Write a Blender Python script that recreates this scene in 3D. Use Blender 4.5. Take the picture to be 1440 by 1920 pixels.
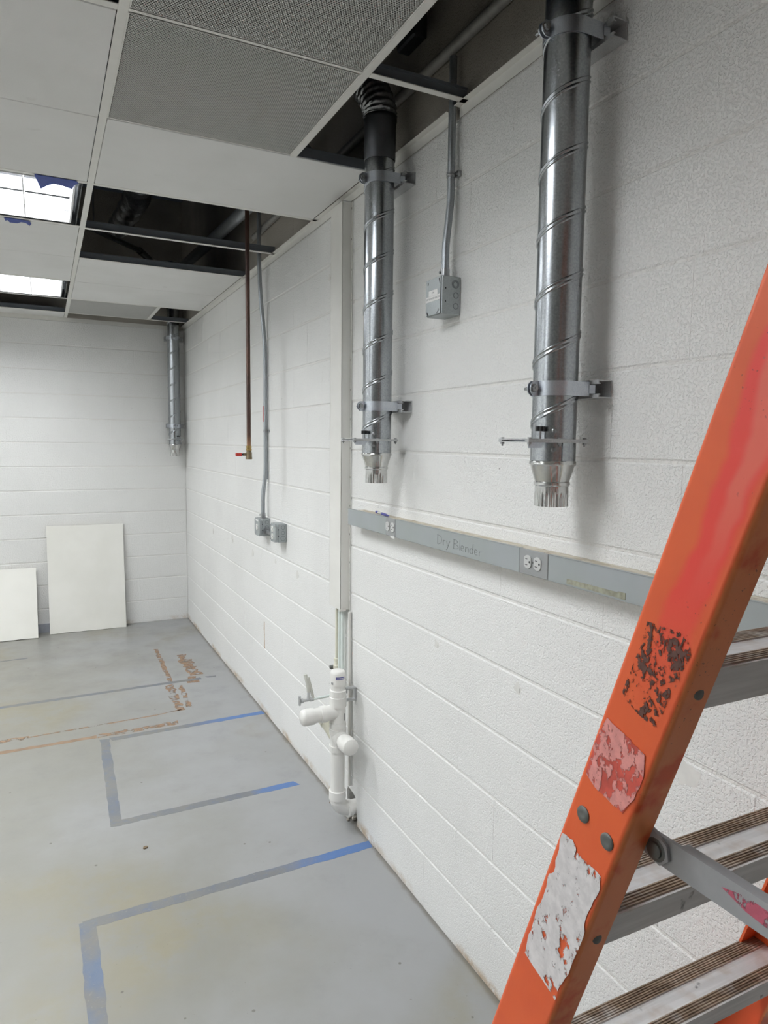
import bpy, math, random
import numpy as np
from mathutils import Vector, Matrix

random.seed(7)
for o in list(bpy.data.objects):
    bpy.data.objects.remove(o, do_unlink=True)
SC = bpy.context.scene
COL = SC.collection

# ------------------------------------------------------------------ camera
CAM = Vector((-1.1671, -1.7999, 1.6591))
YAW, PITCH, ROLL, FPX = 0.45907, -0.10038, 0.01193, 1290.47
fw = Vector((math.sin(YAW) * math.cos(PITCH), math.cos(YAW) * math.cos(PITCH), math.sin(PITCH)))
ri = Vector((math.cos(YAW), -math.sin(YAW), 0))
up = ri.cross(fw)
r2 = ri * math.cos(ROLL) + up * math.sin(ROLL)
u2 = up * math.cos(ROLL) - ri * math.sin(ROLL)
cd = bpy.data.cameras.new('camera')
cd.sensor_fit = 'VERTICAL'
cd.sensor_height = 36.0
cd.sensor_width = 27.0
cd.lens = FPX / 1920 * 36.0
cd.clip_start = 0.02
cam = bpy.data.objects.new('camera', cd)
COL.objects.link(cam)
cam.matrix_world = Matrix((r2, u2, -fw)).transposed().to_4x4()
cam.location = CAM
SC.camera = cam

# ------------------------------------------------------------------ world, exposure
w = bpy.data.worlds.new('world')
SC.world = w
w.use_nodes = True
w.node_tree.nodes['Background'].inputs[0].default_value = (.02, .02, .022, 1)
SC.view_settings.view_transform = 'Standard'
SC.view_settings.look = 'None'
SC.view_settings.gamma = 1.0
SC.view_settings.use_curve_mapping = False
SC.view_settings.exposure = 0.05
SC.cycles.use_denoising = True
SC.cycles.max_bounces = 7
SC.cycles.diffuse_bounces = 5
SC.cycles.glossy_bounces = 4
SC.cycles.use_adaptive_sampling = True
SC.cycles.adaptive_threshold = 0.10
SC.cycles.adaptive_min_samples = 20
SC.cycles.time_limit = 1100
SC.cycles.sample_clamp_indirect = 4.0

# ceiling fixtures, seen and added: (x0, x1, y0, y1) of every recessed troffer opening
H = 2.67                                   # underside of the ceiling grid
FIX = []
for y0 in (-0.585, 1.292, 3.190):
    FIX.append((-2.185, -0.990, y0, y0 + .61))
for y0 in (-0.585, 1.292, 3.190):  # second column: unseen troffers added at the left as fill light
    FIX.append((-4.625, -3.43, y0, y0 + .61))
LAMP_W = 47.0


def troffer_lamp(x0, x1, y0, y1, loc, parent):
    ld = bpy.data.lights.new('fluorescent_tubes', 'AREA')
    ld.shape = 'RECTANGLE'
    ld.size = x1 - x0 - .10
    ld.size_y = y1 - y0 - .10
    ld.energy = LAMP_W * (.8 if y0 > 3 else 1)      # the tubes by the back wall are dimmer
    ld.color = (.955, .98, 1.0)
    ld.spread = math.radians(178)
    lo = bpy.data.objects.new('tube_light', ld)
    COL.objects.link(lo)
    lo.parent = parent
    lo.location = Vector(((x0 + x1) / 2, (y0 + y1) / 2, H + .064)) - Vector(loc)
    return lo


# ------------------------------------------------------------------ mesh helpers
class MB:
    def __init__(s):
        s.v, s.f, s.m = [], [], []

    def add(s, vs, fs, mi=0):
        b = len(s.v)
        s.v += [tuple(p) for p in vs]
        s.f += [tuple(i + b for i in f) for f in fs]
        s.m += [mi] * len(fs)
        return s

    def box(s, x0, x1, y0, y1, z0, z1, mi=0):
        return s.add([(x0, y0, z0), (x1, y0, z0), (x1, y1, z0), (x0, y1, z0), (x0, y0, z1), (x1, y0, z1), (x1, y1, z1), (x0, y1, z1)],
                     [(0, 3, 2, 1), (4, 5, 6, 7), (0, 1, 5, 4), (1, 2, 6, 5), (2, 3, 7, 6), (3, 0, 4, 7)], mi)

    def bbox(s, x0, x1, y0, y1, z0, z1, b=.002, mi=0):
        # box with chamfered edges
        c = [(x0, x1), (y0, y1), (z0, z1)]
        pts = []
        idx = {}
        for sx in (0, 1):
            for sy in (0, 1):
                for sz in (0, 1):
                    sg = (sx, sy, sz)
                    for ax in range(3):
                        p = []
                        for k in range(3):
                            e = c[k][sg[k]]
                            if k != ax:
                                e += b if sg[k] == 0 else -b
                            p.append(e)
                        idx[(sg, ax)] = len(pts)
                        pts.append(p)
        fs = []
        for ax in range(3):
            o1, o2 = [k for k in range(3) if k != ax]
            for sd in (0, 1):
                q = []
                for (a, bb) in ((0, 0), (1, 0), (1, 1), (0, 1)):
                    g = [0, 0, 0]
                    g[ax] = sd
                    g[o1] = a
                    g[o2] = bb
                    q.append(idx[(tuple(g), ax)])
                fs.append(tuple(q))
        for ax in range(3):                      # edge chamfers along ax
            o1, o2 = [k for k in range(3) if k != ax]
            for a in (0, 1):
                for bb in (0, 1):
                    g0 = [0, 0, 0]
                    g0[o1] = a
                    g0[o2] = bb
                    g1 = list(g0)
                    g1[ax] = 1
                    g0, g1 = tuple(g0), tuple(g1)
                    fs.append((idx[(g0, o1)], idx[(g1, o1)], idx[(g1, o2)], idx[(g0, o2)]))
        for sx in (0, 1):
            for sy in (0, 1):
                for sz in (0, 1):
                    g = (sx, sy, sz)
                    fs.append((idx[(g, 0)], idx[(g, 1)], idx[(g, 2)]))
        # orient outward
        ce = Vector(((x0 + x1) / 2, (y0 + y1) / 2, (z0 + z1) / 2))
        out = []
        for f in fs:
            P = [Vector(pts[i]) for i in f]
            n = (P[1] - P[0]).cross(P[2] - P[0])
            m = sum(P, Vector()) / len(P)
            out.append(f if n.dot(m - ce) > 0 else tuple(reversed(f)))
        return s.add(pts, out, mi)

    def cyl(s, p0, p1, r0, r1=None, n=24, mi=0, caps=True):
        r1 = r0 if r1 is None else r1
        p0, p1 = Vector(p0), Vector(p1)
        d = (p1 - p0).normalized()
        a = d.orthogonal().normalized()
        b = d.cross(a)
        vs = []
        for p, r in ((p0, r0), (p1, r1)):
            for i in range(n):
                t = 2 * math.pi * i / n
                vs.append(p + (a * math.cos(t) + b * math.sin(t)) * r)
        fs = [(i, (i + 1) % n, n + (i + 1) % n, n + i) for i in range(n)]
        if caps:
            fs += [tuple(range(n - 1, -1, -1)), tuple(range(n, 2 * n))]
        return s.add(vs, fs, mi)

    def lathe(s, p0, axis, prof, n=32, mi=0, caps=True):
        # prof: list of (distance along axis, radius)
        p0 = Vector(p0)
        d = Vector(axis).normalized()
        a = d.orthogonal().normalized()
        b = d.cross(a)
        vs, fs = [], []
        for (t, r) in prof:
            for i in range(n):
                an = 2 * math.pi * i / n
                vs.append(p0 + d * t + (a * math.cos(an) + b * math.sin(an)) * r)
        for k in range(len(prof) - 1):
            for i in range(n):
                j = (i + 1) % n
                fs.append((k * n + i, k * n + j, (k + 1) * n + j, (k + 1) * n + i))
        if caps:
            fs.append(tuple(range(n - 1, -1, -1)))
            L = (len(prof) - 1) * n
            fs.append(tuple(range(L, L + n)))
        return s.add(vs, fs, mi)

    def tube(s, pts, r, n=16, mi=0, caps=True, smooth=6):
        pts = [Vector(p) for p in pts]
        if smooth and len(pts) > 2:                # Catmull-Rom
            q = [pts[0]] + pts + [pts[-1]]
            out = []
            for i in range(1, len(q) - 2):
                for k in range(smooth):
                    t = k / smooth
                    a, b, c, d = q[i - 1], q[i], q[i + 1], q[i + 2]
                    out.append(.5 * ((2 * b) + (c - a) * t + (2 * a - 5 * b + 4 * c - d) * t * t + (3 * b - a - 3 * c + d) * t ** 3))
            out.append(pts[-1])
            pts = out
        rr = r if callable(r) else (lambda t, a: r)
        vs, fs = [], []
        T = (pts[1] - pts[0]).normalized()
        A = T.orthogonal().normalized()
        N = len(pts)
        for i, p in enumerate(pts):
            if 0 < i < N - 1:
                T = (pts[i + 1] - pts[i - 1]).normalized()
            elif i == N - 1:
                T = (pts[-1] - pts[-2]).normalized()
            A = (A - T * A.dot(T)).normalized()
            B = T.cross(A)
            for k in range(n):
                t = 2 * math.pi * k / n
                R = rr(i / (N - 1), t)
                vs.append(p + (A * math.cos(t) + B * math.sin(t)) * R)
        for i in range(N - 1):
            for k in range(n):
                j = (k + 1) % n
                fs.append((i * n + k, i * n + j, (i + 1) * n + j, (i + 1) * n + k))
        if caps:
            fs.append(tuple(range(n - 1, -1, -1)))
            fs.append(tuple(range((N - 1) * n, N * n)))
        return s.add(vs, fs, mi)

    def prism(s, poly, to3, d, mi=0):
        # poly: 2-D outline, to3(a, b) -> 3-D point, d: extrusion vector
        n = len(poly)
        d = Vector(d)
        a = [Vector(to3(*p)) for p in poly]
        vs = a + [p + d for p in a]
        nn = Vector()
        for i in range(n):
            nn += a[i].cross(a[(i + 1) % n])
        fl = nn.dot(d) > 0
        f0 = tuple(range(n))
        f1 = tuple(range(n, 2 * n))
        fs = [tuple(reversed(f0)) if fl else f0, f1 if fl else tuple(reversed(f1))]
        for i in range(n):
            j = (i + 1) % n
            q = (i, j, n + j, n + i)
            fs.append(q if fl else tuple(reversed(q)))
        return s.add(vs, fs, mi)

    def mesh(s, name, mats, smooth=None):
        me = bpy.data.meshes.new(name)
        me.from_pydata(s.v, [], s.f)
        for m in (mats if isinstance(mats, (list, tuple)) else [mats]):
            me.materials.append(m)
        if len(set(s.m)) > 1:
            me.polygons.foreach_set('material_index', s.m)
        if smooth:
            me.polygons.foreach_set('use_smooth', [True] * len(me.polygons))
            me.set_sharp_from_angle(angle=math.radians(smooth))
        me.update()
        return me

    def build(s, name, mats, parent=None, smooth=None, origin=None, local=False):
        if parent is not None and not local:
            o = woff(parent)
            s.v = [tuple(Vector(p) - o) for p in s.v]
        elif origin is not None:
            s.v = [tuple(Vector(p) - Vector(origin)) for p in s.v]
        ob = bpy.data.objects.new(name, s.mesh(name, mats, smooth))
        COL.objects.link(ob)
        if parent is not None:
            ob.parent = parent
        elif origin is not None:
            ob.location = origin
        return ob


def woff(o):
    p = Vector()
    while o is not None:
        p += o.location
        o = o.parent
    return p


def tag(o, label=None, cat=None, group=None, kind=None):
    if label:
        o['label'] = label
    if cat:
        o['category'] = cat
    if group:
        o['group'] = group
    if kind:
        o['kind'] = kind
    return o


def thing(name, label, cat, loc=(0, 0, 0), rotz=0, group=None):
    o = bpy.data.objects.new(name, None)
    o.empty_display_size = .05
    COL.objects.link(o)
    o.location = loc
    o.rotation_euler = (0, 0, rotz)
    return tag(o, label, cat, group)


def share(src, name, parent, loc=(0, 0, 0), rotz=0):
    c = bpy.data.objects.new(name, src.data)
    COL.objects.link(c)
    c.parent = parent
    c.location = loc
    c.rotation_euler = (0, 0, rotz)
    return c


def copy_tree(o, parent=None):
    c = o.copy()
    COL.objects.link(c)
    c.parent = parent
    for ch in list(o.children):
        copy_tree(ch, c)
    return c


# ------------------------------------------------------------------ materials
def lin(*c):
    out = []
    for v in c:
        v = v / 255
        out.append(v / 12.92 if v <= .04045 else ((v + .055) / 1.055) ** 2.4)
    return tuple(out) + (1,)


class NT:
    def __init__(s, name):
        s.m = bpy.data.materials.new(name)
        s.m.use_nodes = True
        s.t = s.m.node_tree
        s.b = s.t.nodes['Principled BSDF']
        s.out = s.t.nodes['Material Output']

    def n(s, t, **kw):
        k = s.t.nodes.new(t)
        for a, v in kw.items():
            setattr(k, a, v)
        return k

    def l(s, a, b):
        s.t.links.new(a, b)

    def setb(s, **kw):
        names = dict(color='Base Color', rough='Roughness', metal='Metallic', spec='Specular IOR Level', trans='Transmission Weight', ior='IOR', coat='Coat Weight')
        for a, v in kw.items():
            i = s.b.inputs[names[a]]
            if hasattr(v, 'is_linked') or isinstance(v, bpy.types.NodeSocket):
                s.l(v, i)
            else:
                i.default_value = v
        return s

    def pos(s):
        return s.n('ShaderNodeNewGeometry').outputs['Position']

    def obj(s):
        return s.n('ShaderNodeTexCoord').outputs['Object']

    def xyz(s, vec):
        k = s.n('ShaderNodeSeparateXYZ')
        s.l(vec, k.inputs[0])
        return k.outputs[0], k.outputs[1], k.outputs[2]

    def scale(s, vec, sc):
        k = s.n('ShaderNodeMapping')
        s.l(vec, k.inputs['Vector'])
        k.inputs['Scale'].default_value = sc
        return k.outputs[0]

    def noise(s, vec, sc, detail=3, rough=.55, dist=0):
        k = s.n('ShaderNodeTexNoise')
        s.l(vec, k.inputs['Vector'])
        k.inputs['Scale'].default_value = sc
        k.inputs['Detail'].default_value = detail
        k.inputs['Roughness'].default_value = rough
        k.inputs['Distortion'].default_value = dist
        return k.outputs['Fac']

    def voro(s, vec, sc, out='Distance', feat='F1'):
        k = s.n('ShaderNodeTexVoronoi')
        k.feature = feat
        s.l(vec, k.inputs['Vector'])
        k.inputs['Scale'].default_value = sc
        return k.outputs[out]

    def ramp(s, fac, stops):
        k = s.n('ShaderNodeValToRGB')
        s.l(fac, k.inputs[0])
        e = k.color_ramp.elements
        while len(e) > 1:
            e.remove(e[-1])
        for i, (p, c) in enumerate(stops):
            if i == 0:
                e[0].position = p
                el = e[0]
            else:
                el = e.new(p)
            el.color = c if isinstance(c, tuple) else (c, c, c, 1)
        return k.outputs[0]

    def math(s, op, a, b=None, c=None):
        k = s.n('ShaderNodeMath', operation=op)
        for i, v in enumerate((a, b, c)):
            if v is None:
                continue
            if isinstance(v, (int, float)):
                k.inputs[i].default_value = v
            else:
                s.l(v, k.inputs[i])
        return k.outputs[0]

    def rng(s, v, a, b, c=0, d=1, smooth=True):
        k = s.n('ShaderNodeMapRange')
        if smooth:
            k.interpolation_type = 'SMOOTHSTEP'
        s.l(v, k.inputs[0])
        for i, x in enumerate((a, b, c, d)):
            k.inputs[i + 1].default_value = x
        return k.outputs[0]

    def mix(s, fac, a, b):
        k = s.n('ShaderNodeMix', data_type='RGBA')
        for i, v in ((0, fac), (6, a), (7, b)):
            if isinstance(v, (int, float)):
                k.inputs[i].default_value = v
            elif isinstance(v, tuple):
                k.inputs[i].default_value = v
            else:
                s.l(v, k.inputs[i])
        return k.outputs[2]

    def bump(s, h, strength=.3, dist=.002, chain=None):
        k = s.n('ShaderNodeBump')
        k.inputs['Strength'].default_value = strength
        k.inputs['Distance'].default_value = dist
        s.l(h, k.inputs['Height'])
        if chain is not None:
            s.l(chain, k.inputs['Normal'])
        s.l(k.outputs[0], s.b.inputs['Normal'])
        return k.outputs[0]

    def holes(s, fac):
        # keep the surface where fac is 1, let it be absent where fac is 0 (worn-away film)
        tr = s.n('ShaderNodeBsdfTransparent')
        mx = s.n('ShaderNodeMixShader')
        s.l(fac, mx.inputs[0])
        s.l(tr.outputs[0], mx.inputs[1])
        s.l(s.b.outputs[0], mx.inputs[2])
        s.l(mx.outputs[0], s.out.inputs[0])
        return s


def plain(name, c, rough=.5, metal=0, spec=.5, var=.06, sc=30, bump=0):
    t = NT(name)
    p = t.obj()
    n = t.noise(p, sc, 4)
    c2 = tuple(max(0, x * (1 - var * 2)) for x in c[:3]) + (1,)
    t.setb(color=t.mix(t.rng(n, .3, .7), c, c2), rough=rough, metal=metal, spec=spec)
    if bump:
        t.bump(t.noise(p, sc * 6, 3), bump, .001)
    return t.m


def make_wall(name, base, dark, grime=True):
    t = NT(name)
    p = t.pos()
    big = t.noise(p, 1.3, 4)
    col = t.mix(t.rng(big, .35, .7), base, dark)
    # small dark pits and specks in the block face
    pit = t.voro(t.scale(p, (1, 1, 1)), 24, 'Distance')
    pitm = t.math('MULTIPLY', t.rng(pit, .045, .075, 1, 0), t.rng(t.noise(p, 4, 2), .60, .68))
    col = t.mix(t.math('MULTIPLY', pitm, .65), col, lin(110, 106, 100))
    if grime:
        x, y, z = t.xyz(p)
        g = t.rng(t.math('ADD', z, t.math('MULTIPLY', t.noise(p, 3.1, 4), .06)), .042, .078, 1, 0)
        g = t.math('MULTIPLY', g, t.math('MULTIPLY', t.rng(t.noise(p, 2.2, 2), .42, .62), t.rng(t.noise(p, 22, 4, .7), .32, .58)))
        col = t.mix(t.math('MULTIPLY', g, .75), col, lin(176, 146, 104))
    t.setb(color=col, rough=.55, spec=.35)
    h1 = t.noise(p, 95, 4, .65)
    h2 = t.rng(t.noise(p, 170, 2, .6), .36, .52)
    h = t.math('ADD', t.math('MULTIPLY', h1, .55), t.math('MULTIPLY', h2, .5))
    t.bump(h, .8, .0030)
    return t.m


M = {}
M['wall'] = make_wall('white_block_paint', lin(236, 236, 234), lin(230, 230, 228))
M['mortar'] = make_wall('painted_mortar', lin(233, 232, 229), lin(227, 226, 222))
M['bare'] = make_wall('bare_block', lin(178, 172, 162), lin(140, 135, 127), grime=False)


def make_floor():
    t = NT('grey_painted_concrete')
    p = t.pos()
    x, y, z = t.xyz(p)
    n1 = t.noise(p, 1.1, 5, .6)
    n2 = t.noise(p, 5, 6, .65)
    yel_dim = t.rng(t.math('SUBTRACT', t.math('MULTIPLY', n1, 1.1), t.math('MULTIPLY', x, .28)), .50, .98)
    col = t.mix(yel_dim, lin(150, 151, 151), lin(134, 133, 126))  # yellowed paint, also darkened towards the left to offset the lamps' brightness
    ysp = t.math('MULTIPLY', t.rng(t.noise(p, .9, 3, .5), .52, .68), t.rng(n2, .35, .6))
    col = t.mix(t.math('MULTIPLY', ysp, .75), col, lin(140, 134, 112))
    col = t.mix(t.math('MULTIPLY', t.rng(n2, .52, .75), .25), col, lin(124, 125, 124))
    # scuffs (stretched) and chips
    sc = t.noise(t.scale(p, (9, 42, 1)), 1.0, 5, .7, .6)
    col = t.mix(t.math('MULTIPLY', t.math('MULTIPLY', t.rng(sc, .66, .74), t.rng(t.noise(p, 1.7, 2), .5, .62)), .45), col, lin(120, 121, 122))
    ch = t.voro(p, 9)
    chm = t.math('MULTIPLY', t.rng(ch, .035, .06, 1, 0), t.rng(t.noise(p, 2.3, 2), .42, .48))
    col = t.mix(t.math('MULTIPLY', chm, .8), col, lin(96, 92, 86))
    ch = t.voro(t.scale(p, (1, 1.7, 1)), 26)
    chm = t.math('MULTIPLY', t.rng(ch, .035, .07, 1, 0), t.rng(t.noise(p, 3.3, 2), .48, .54))
    col = t.mix(t.math('MULTIPLY', chm, .6), col, lin(112, 108, 100))
    # grime along the wall joint
    ed = t.rng(t.math('ADD', x, t.math('MULTIPLY', t.noise(p, 14, 3), .03)), -.008, .012)
    col = t.mix(t.math('MULTIPLY', ed, .6), col, lin(110, 104, 92))
    t.setb(color=col, rough=t.rng(n2, .3, .8, .34, .5), spec=.45)
    t.bump(t.math('ADD', t.math('MULTIPLY', t.noise(p, 60, 3), .4), n2), .12, .004)
    return t.m


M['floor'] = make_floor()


def make_tile():
    t = NT('ceiling_tile_board')
    p = t.pos()
    col = t.mix(t.rng(t.noise(p, 2.2, 3), .3, .7), lin(226, 226, 225), lin(219, 219, 217))
    sp = t.rng(t.noise(p, 9, 3), .68, .75)
    col = t.mix(t.math('MULTIPLY', sp, .12), col, lin(150, 146, 140))
    t.setb(color=col, rough=.8, spec=.2)
    t.bump(t.noise(p, 260, 3, .7), .35, .0012)
    return t.m


M['tile'] = make_tile()
M['tee'] = plain('white_grid_enamel', lin(224, 223, 218), .45, var=.02)
M['galvweb'] = plain('galvanised_tee_web', lin(128, 134, 142), .45, .4, sc=14)
M['white'] = plain('white_enamel', lin(226, 225, 220), .4, var=.03, sc=6)
M['louver'] = plain('louvre_white', lin(238, 239, 241), .35, var=.01)
M['housing'] = plain('fixture_housing_grey', lin(84, 86, 88), .5, .3)
M['darkgap'] = plain('black_void', lin(26, 27, 30), .8)
M['deck'] = plain('roof_deck_dark', lin(104, 112, 130), .7, var=.2, sc=3)
M['grille'] = plain('perforated_white_metal', lin(206, 206, 203), .45, var=.02)
M['grillepan'] = plain('grille_back_dark', lin(40, 42, 46), .8)


def make_galv(name, c0, c1, rough, sp=38, metal=1.0, bumps=.01):
    t = NT(name)
    p = t.obj()
    cx = t.noise(p, sp * 5, 3, .7)
    st = t.noise(t.scale(p, (5, 5, .8)), 3.0, 4)
    col = t.mix(t.rng(cx, .35, .65), c0, c1)
    col = t.mix(t.math('MULTIPLY', t.rng(st, .45, .8), .35), col, tuple(v * .7 for v in c0[:3]) + (1,))
    t.setb(color=col, rough=t.math('ADD', t.math('MULTIPLY', cx, .08), t.math('ADD', rough, t.math('MULTIPLY', st, .08))), metal=metal)
    t.bump(t.noise(t.scale(p, (1, 1, .3)), 7, 2), bumps, .01)
    return t.m


M['galv'] = make_galv('galvanised_duct', lin(160, 164, 168), lin(180, 184, 187), .17, 40)
M['shiny'] = make_galv('bright_tin', lin(204, 205, 204), lin(214, 214, 212), .08, 20, bumps=.03)
M['zinc'] = make_galv('zinc_plate', lin(190, 196, 206), lin(206, 210, 216), .3, 90)
M['emt'] = make_galv('conduit_steel', lin(158, 164, 168), lin(176, 180, 184), .36, 60, metal=.85)
M['boxsteel'] = make_galv('pressed_steel_box', lin(160, 166, 167), lin(172, 177, 178), .42, 50, metal=.55, bumps=.02)
M['strut'] = make_galv('strut_galvanised', lin(186, 188, 190), lin(204, 205, 205), .4, 60, metal=.5)
M['foil'] = make_galv('flex_foil', lin(150, 152, 156), lin(176, 178, 180), .28, 20, bumps=.3)
M['darkduct'] = plain('dark_duct_sleeve', lin(96, 98, 102), .35, .9, var=.15, sc=12)
M['oldpipe'] = plain('dull_painted_pipe', lin(150, 148, 144), .5, .2, var=.1)
M['blackplastic'] = plain('black_plastic', lin(24, 25, 27), .35)
M['pvc'] = plain('white_pvc', lin(232, 231, 227), .28, var=.02, sc=8)
M['pvcold'] = plain('cream_pvc', lin(224, 222, 205), .35, var=.03, sc=8)
M['pex'] = plain('pale_green_tube', lin(222, 230, 226), .35, var=.02)
M['blueprint'] = plain('blue_print', lin(74, 74, 150), .4, var=.1, sc=120)
M['greyprint'] = plain('grey_print', lin(150, 150, 150), .5)
M['ink'] = plain('black_ink', lin(48, 48, 50), .5)
M['pencil'] = plain('pencil_lead', lin(104, 106, 104), .5)
M['labelwhite'] = plain('label_white', lin(232, 232, 230), .4, var=.01)
M['black'] = plain('black_hole', lin(14, 14, 15), .7)
M['brown'] = None


def make_copper():
    t = NT('tarnished_copper')
    p = t.pos()
    n = t.noise(t.scale(p, (8, 8, 2)), 3, 5, .6)
    x, y, z = t.xyz(p)
    col = t.mix(t.rng(n, .3, .7), lin(92, 66, 56), lin(70, 54, 50))
    col = t.mix(t.rng(z, 1.62, 1.70, 1, 0), col, lin(156, 118, 88))
    t.setb(color=col, rough=.45, metal=.4)
    return t.m


M['copper'] = make_copper()
M['brass'] = plain('brass', lin(176, 150, 96), .35, .9, var=.12, sc=40)
M['brassold'] = plain('old_bronze', lin(126, 112, 88), .45, .7, var=.12, sc=40)
M['redplastic'] = plain('red_vinyl', lin(196, 56, 46), .4)
M['steel'] = plain('bolt_steel', lin(168, 170, 172), .3, .9, var=.1)
M['knock'] = plain('knockout_score', lin(128, 133, 134), .5, .4)
M['greysteel'] = plain('grey_rivet', lin(116, 118, 116), .45, .7, var=.1)


def make_raceway():
    t = NT('grey_raceway_paint')
    p = t.pos()
    col = t.mix(t.rng(t.noise(p, 2.5, 4), .35, .7), lin(158, 163, 166), lin(150, 156, 154))
    sp = t.voro(p, 60)
    m_ = t.math('MULTIPLY', t.rng(sp, .06, .10, 1, 0), t.rng(t.noise(p, 11, 2), .58, .64))
    col = t.mix(t.math('MULTIPLY', m_, .7), col, lin(96, 94, 86))
    t.setb(color=col, rough=.42, metal=0, spec=.5)
    return t.m


M['raceway'] = make_raceway()
M['plate'] = plain('grey_outlet_plate', lin(150, 152, 152), .4, var=.03)
M['recep'] = plain('grey_receptacle', lin(196, 197, 195), .4, var=.02)
M['recepw'] = plain('white_receptacle', lin(228, 228, 224), .4, var=.02)


def make_top():
    t = NT('dirty_beige_channel')
    p = t.pos()
    col = t.mix(t.rng(t.noise(t.scale(p, (20, 5, 5)), 3, 5), .35, .65), lin(206, 200, 186), lin(178, 168, 148))
    col = t.mix(t.math('MULTIPLY', t.rng(t.noise(p, 40, 3), .6, .7), .6), col, lin(132, 108, 88))
    t.setb(color=col, rough=.7)
    return t.m


M['chantop'] = make_top()


def make_tape(name, blue_from, blue_to, axis=0, base=(106, 110, 117), blue=(84, 114, 162)):
    t = NT(name)
    p = t.pos()
    v = t.xyz(p)[axis]
    n = t.noise(p, 14, 4)
    f = t.rng(t.math('ADD', v, t.math('MULTIPLY', t.math('SUBTRACT', n, .5), .22)), blue_from, blue_to)
    g = t.mix(t.rng(t.noise(p, 4, 4), .35, .65), lin(*base), lin(120, 119, 115))
    g = t.mix(t.math('MULTIPLY', t.rng(t.noise(p, 30, 3), .52, .66), .22), g, lin(*[int(b * .75 + 20) for b in blue]))
    col = t.mix(f, g, lin(*blue))
    col = t.mix(t.math('MULTIPLY', t.rng(t.noise(p, 90, 3), .6, .7), .4), col, lin(140, 138, 130))
    t.setb(color=col, rough=.6)
    t.bump(t.noise(t.scale(p, (60, 60, 1)), 3, 2), .3, .001)
    return t.m


M['bluetape'] = plain('blue_masking_tape', lin(30, 62, 150), .55, var=.12, sc=60, bump=.2)


def make_residue():
    t = NT('brown_adhesive_residue')
    p = t.pos()
    n = t.noise(p, 16, 5, .65, .4)
    col = t.mix(t.rng(t.noise(p, 40, 3), .35, .65), lin(148, 124, 102), lin(128, 104, 84))
    t.setb(color=col, rough=.75)
    t.holes(t.rng(n, .40, .54))
    return t.m


M['residue'] = make_residue()
M['patch'] = plain('filler_patch', lin(226, 225, 221), .6, var=.03)
M['chip'] = plain('chip_edge', lin(120, 116, 110), .8)


def make_orange(uc=False):
    t = NT('orange_fibreglass')
    p = t.pos()
    x, y, z = t.xyz(p)
    zz = t.math('SUBTRACT', z, 1.2)
    tt = t.math('DIVIDE', t.math('SUBTRACT', t.math('SUBTRACT', -1.2245, t.math('MULTIPLY', zz, .3171)), y), .0799)
    n = t.noise(p, 22, 4)
    n8 = t.noise(p, 9, 3)
    col = t.mix(t.rng(n8, .35, .7), lin(220, 96, 50), lin(212, 88, 48))
    # red dye and a washed-out pink band sprayed over the upper web
    wob = t.math('ADD', tt, t.math('MULTIPLY', t.math('SUBTRACT', n8, .5), .7))
    up_ = t.rng(z, 1.40, 1.56)
    red = t.math('MULTIPLY', t.math('MULTIPLY', t.rng(wob, .30, .44), up_), t.rng(wob, .98, .84))
    col = t.mix(t.math('MULTIPLY', red, .85), col, lin(226, 62, 58))
    pink = t.math('MULTIPLY', t.math('MULTIPLY', t.rng(wob, .52, .66), t.rng(wob, .9, .78)), t.rng(z, 1.50, 1.64))
    col = t.mix(t.math('MULTIPLY', pink, .7), col, lin(222, 112, 92))
    # worn pale corner
    ed = t.math('MULTIPLY', t.rng(tt, .945, .985), t.rng(n, .3, .5))
    col = t.mix(t.math('MULTIPLY', ed, .6), col, lin(236, 160, 104))
    sp = t.math('MULTIPLY', t.rng(t.noise(p, 210, 3, .6), .66, .70), t.rng(n8, .54, .60))
    col = t.mix(t.math('MULTIPLY', sp, .6), col, lin(96, 52, 44))
    t.setb(color=col, rough=.42, spec=.4)
    t.bump(t.noise(t.scale(p, (1, 1, .2)), 240, 2), .12, .0008)
    return t.m


M['orange'] = make_orange()


def make_sticker(name, c, thr, sc=45):
    t = NT(name)
    p = t.pos()
    n = t.math('ADD', t.math('MULTIPLY', t.noise(t.scale(p, (1, 1, .7)), sc, 6, .68), .65), t.math('MULTIPLY', t.noise(p, 38, 2), .35))
    k = t.noise(p, 90, 3)
    t.setb(color=t.mix(t.rng(k, .3, .7), c, tuple(v * .82 for v in c[:3]) + (1,)), rough=.5)
    t.holes(t.rng(n, thr, thr + .035))
    t.bump(k, .4, .001)
    return t.m


M['stick_white'] = make_sticker('peeling_white_label', lin(226, 222, 222), .425, 70)
M['stick_red'] = make_sticker('faded_red_label', lin(226, 150, 144), .47, 120)
M['stick_red0'] = plain('red_label_ground', lin(214, 88, 74), .5, var=.15, sc=40)
M['stick_black'] = make_sticker('black_label_residue', lin(92, 56, 46), .50, 210)


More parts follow.
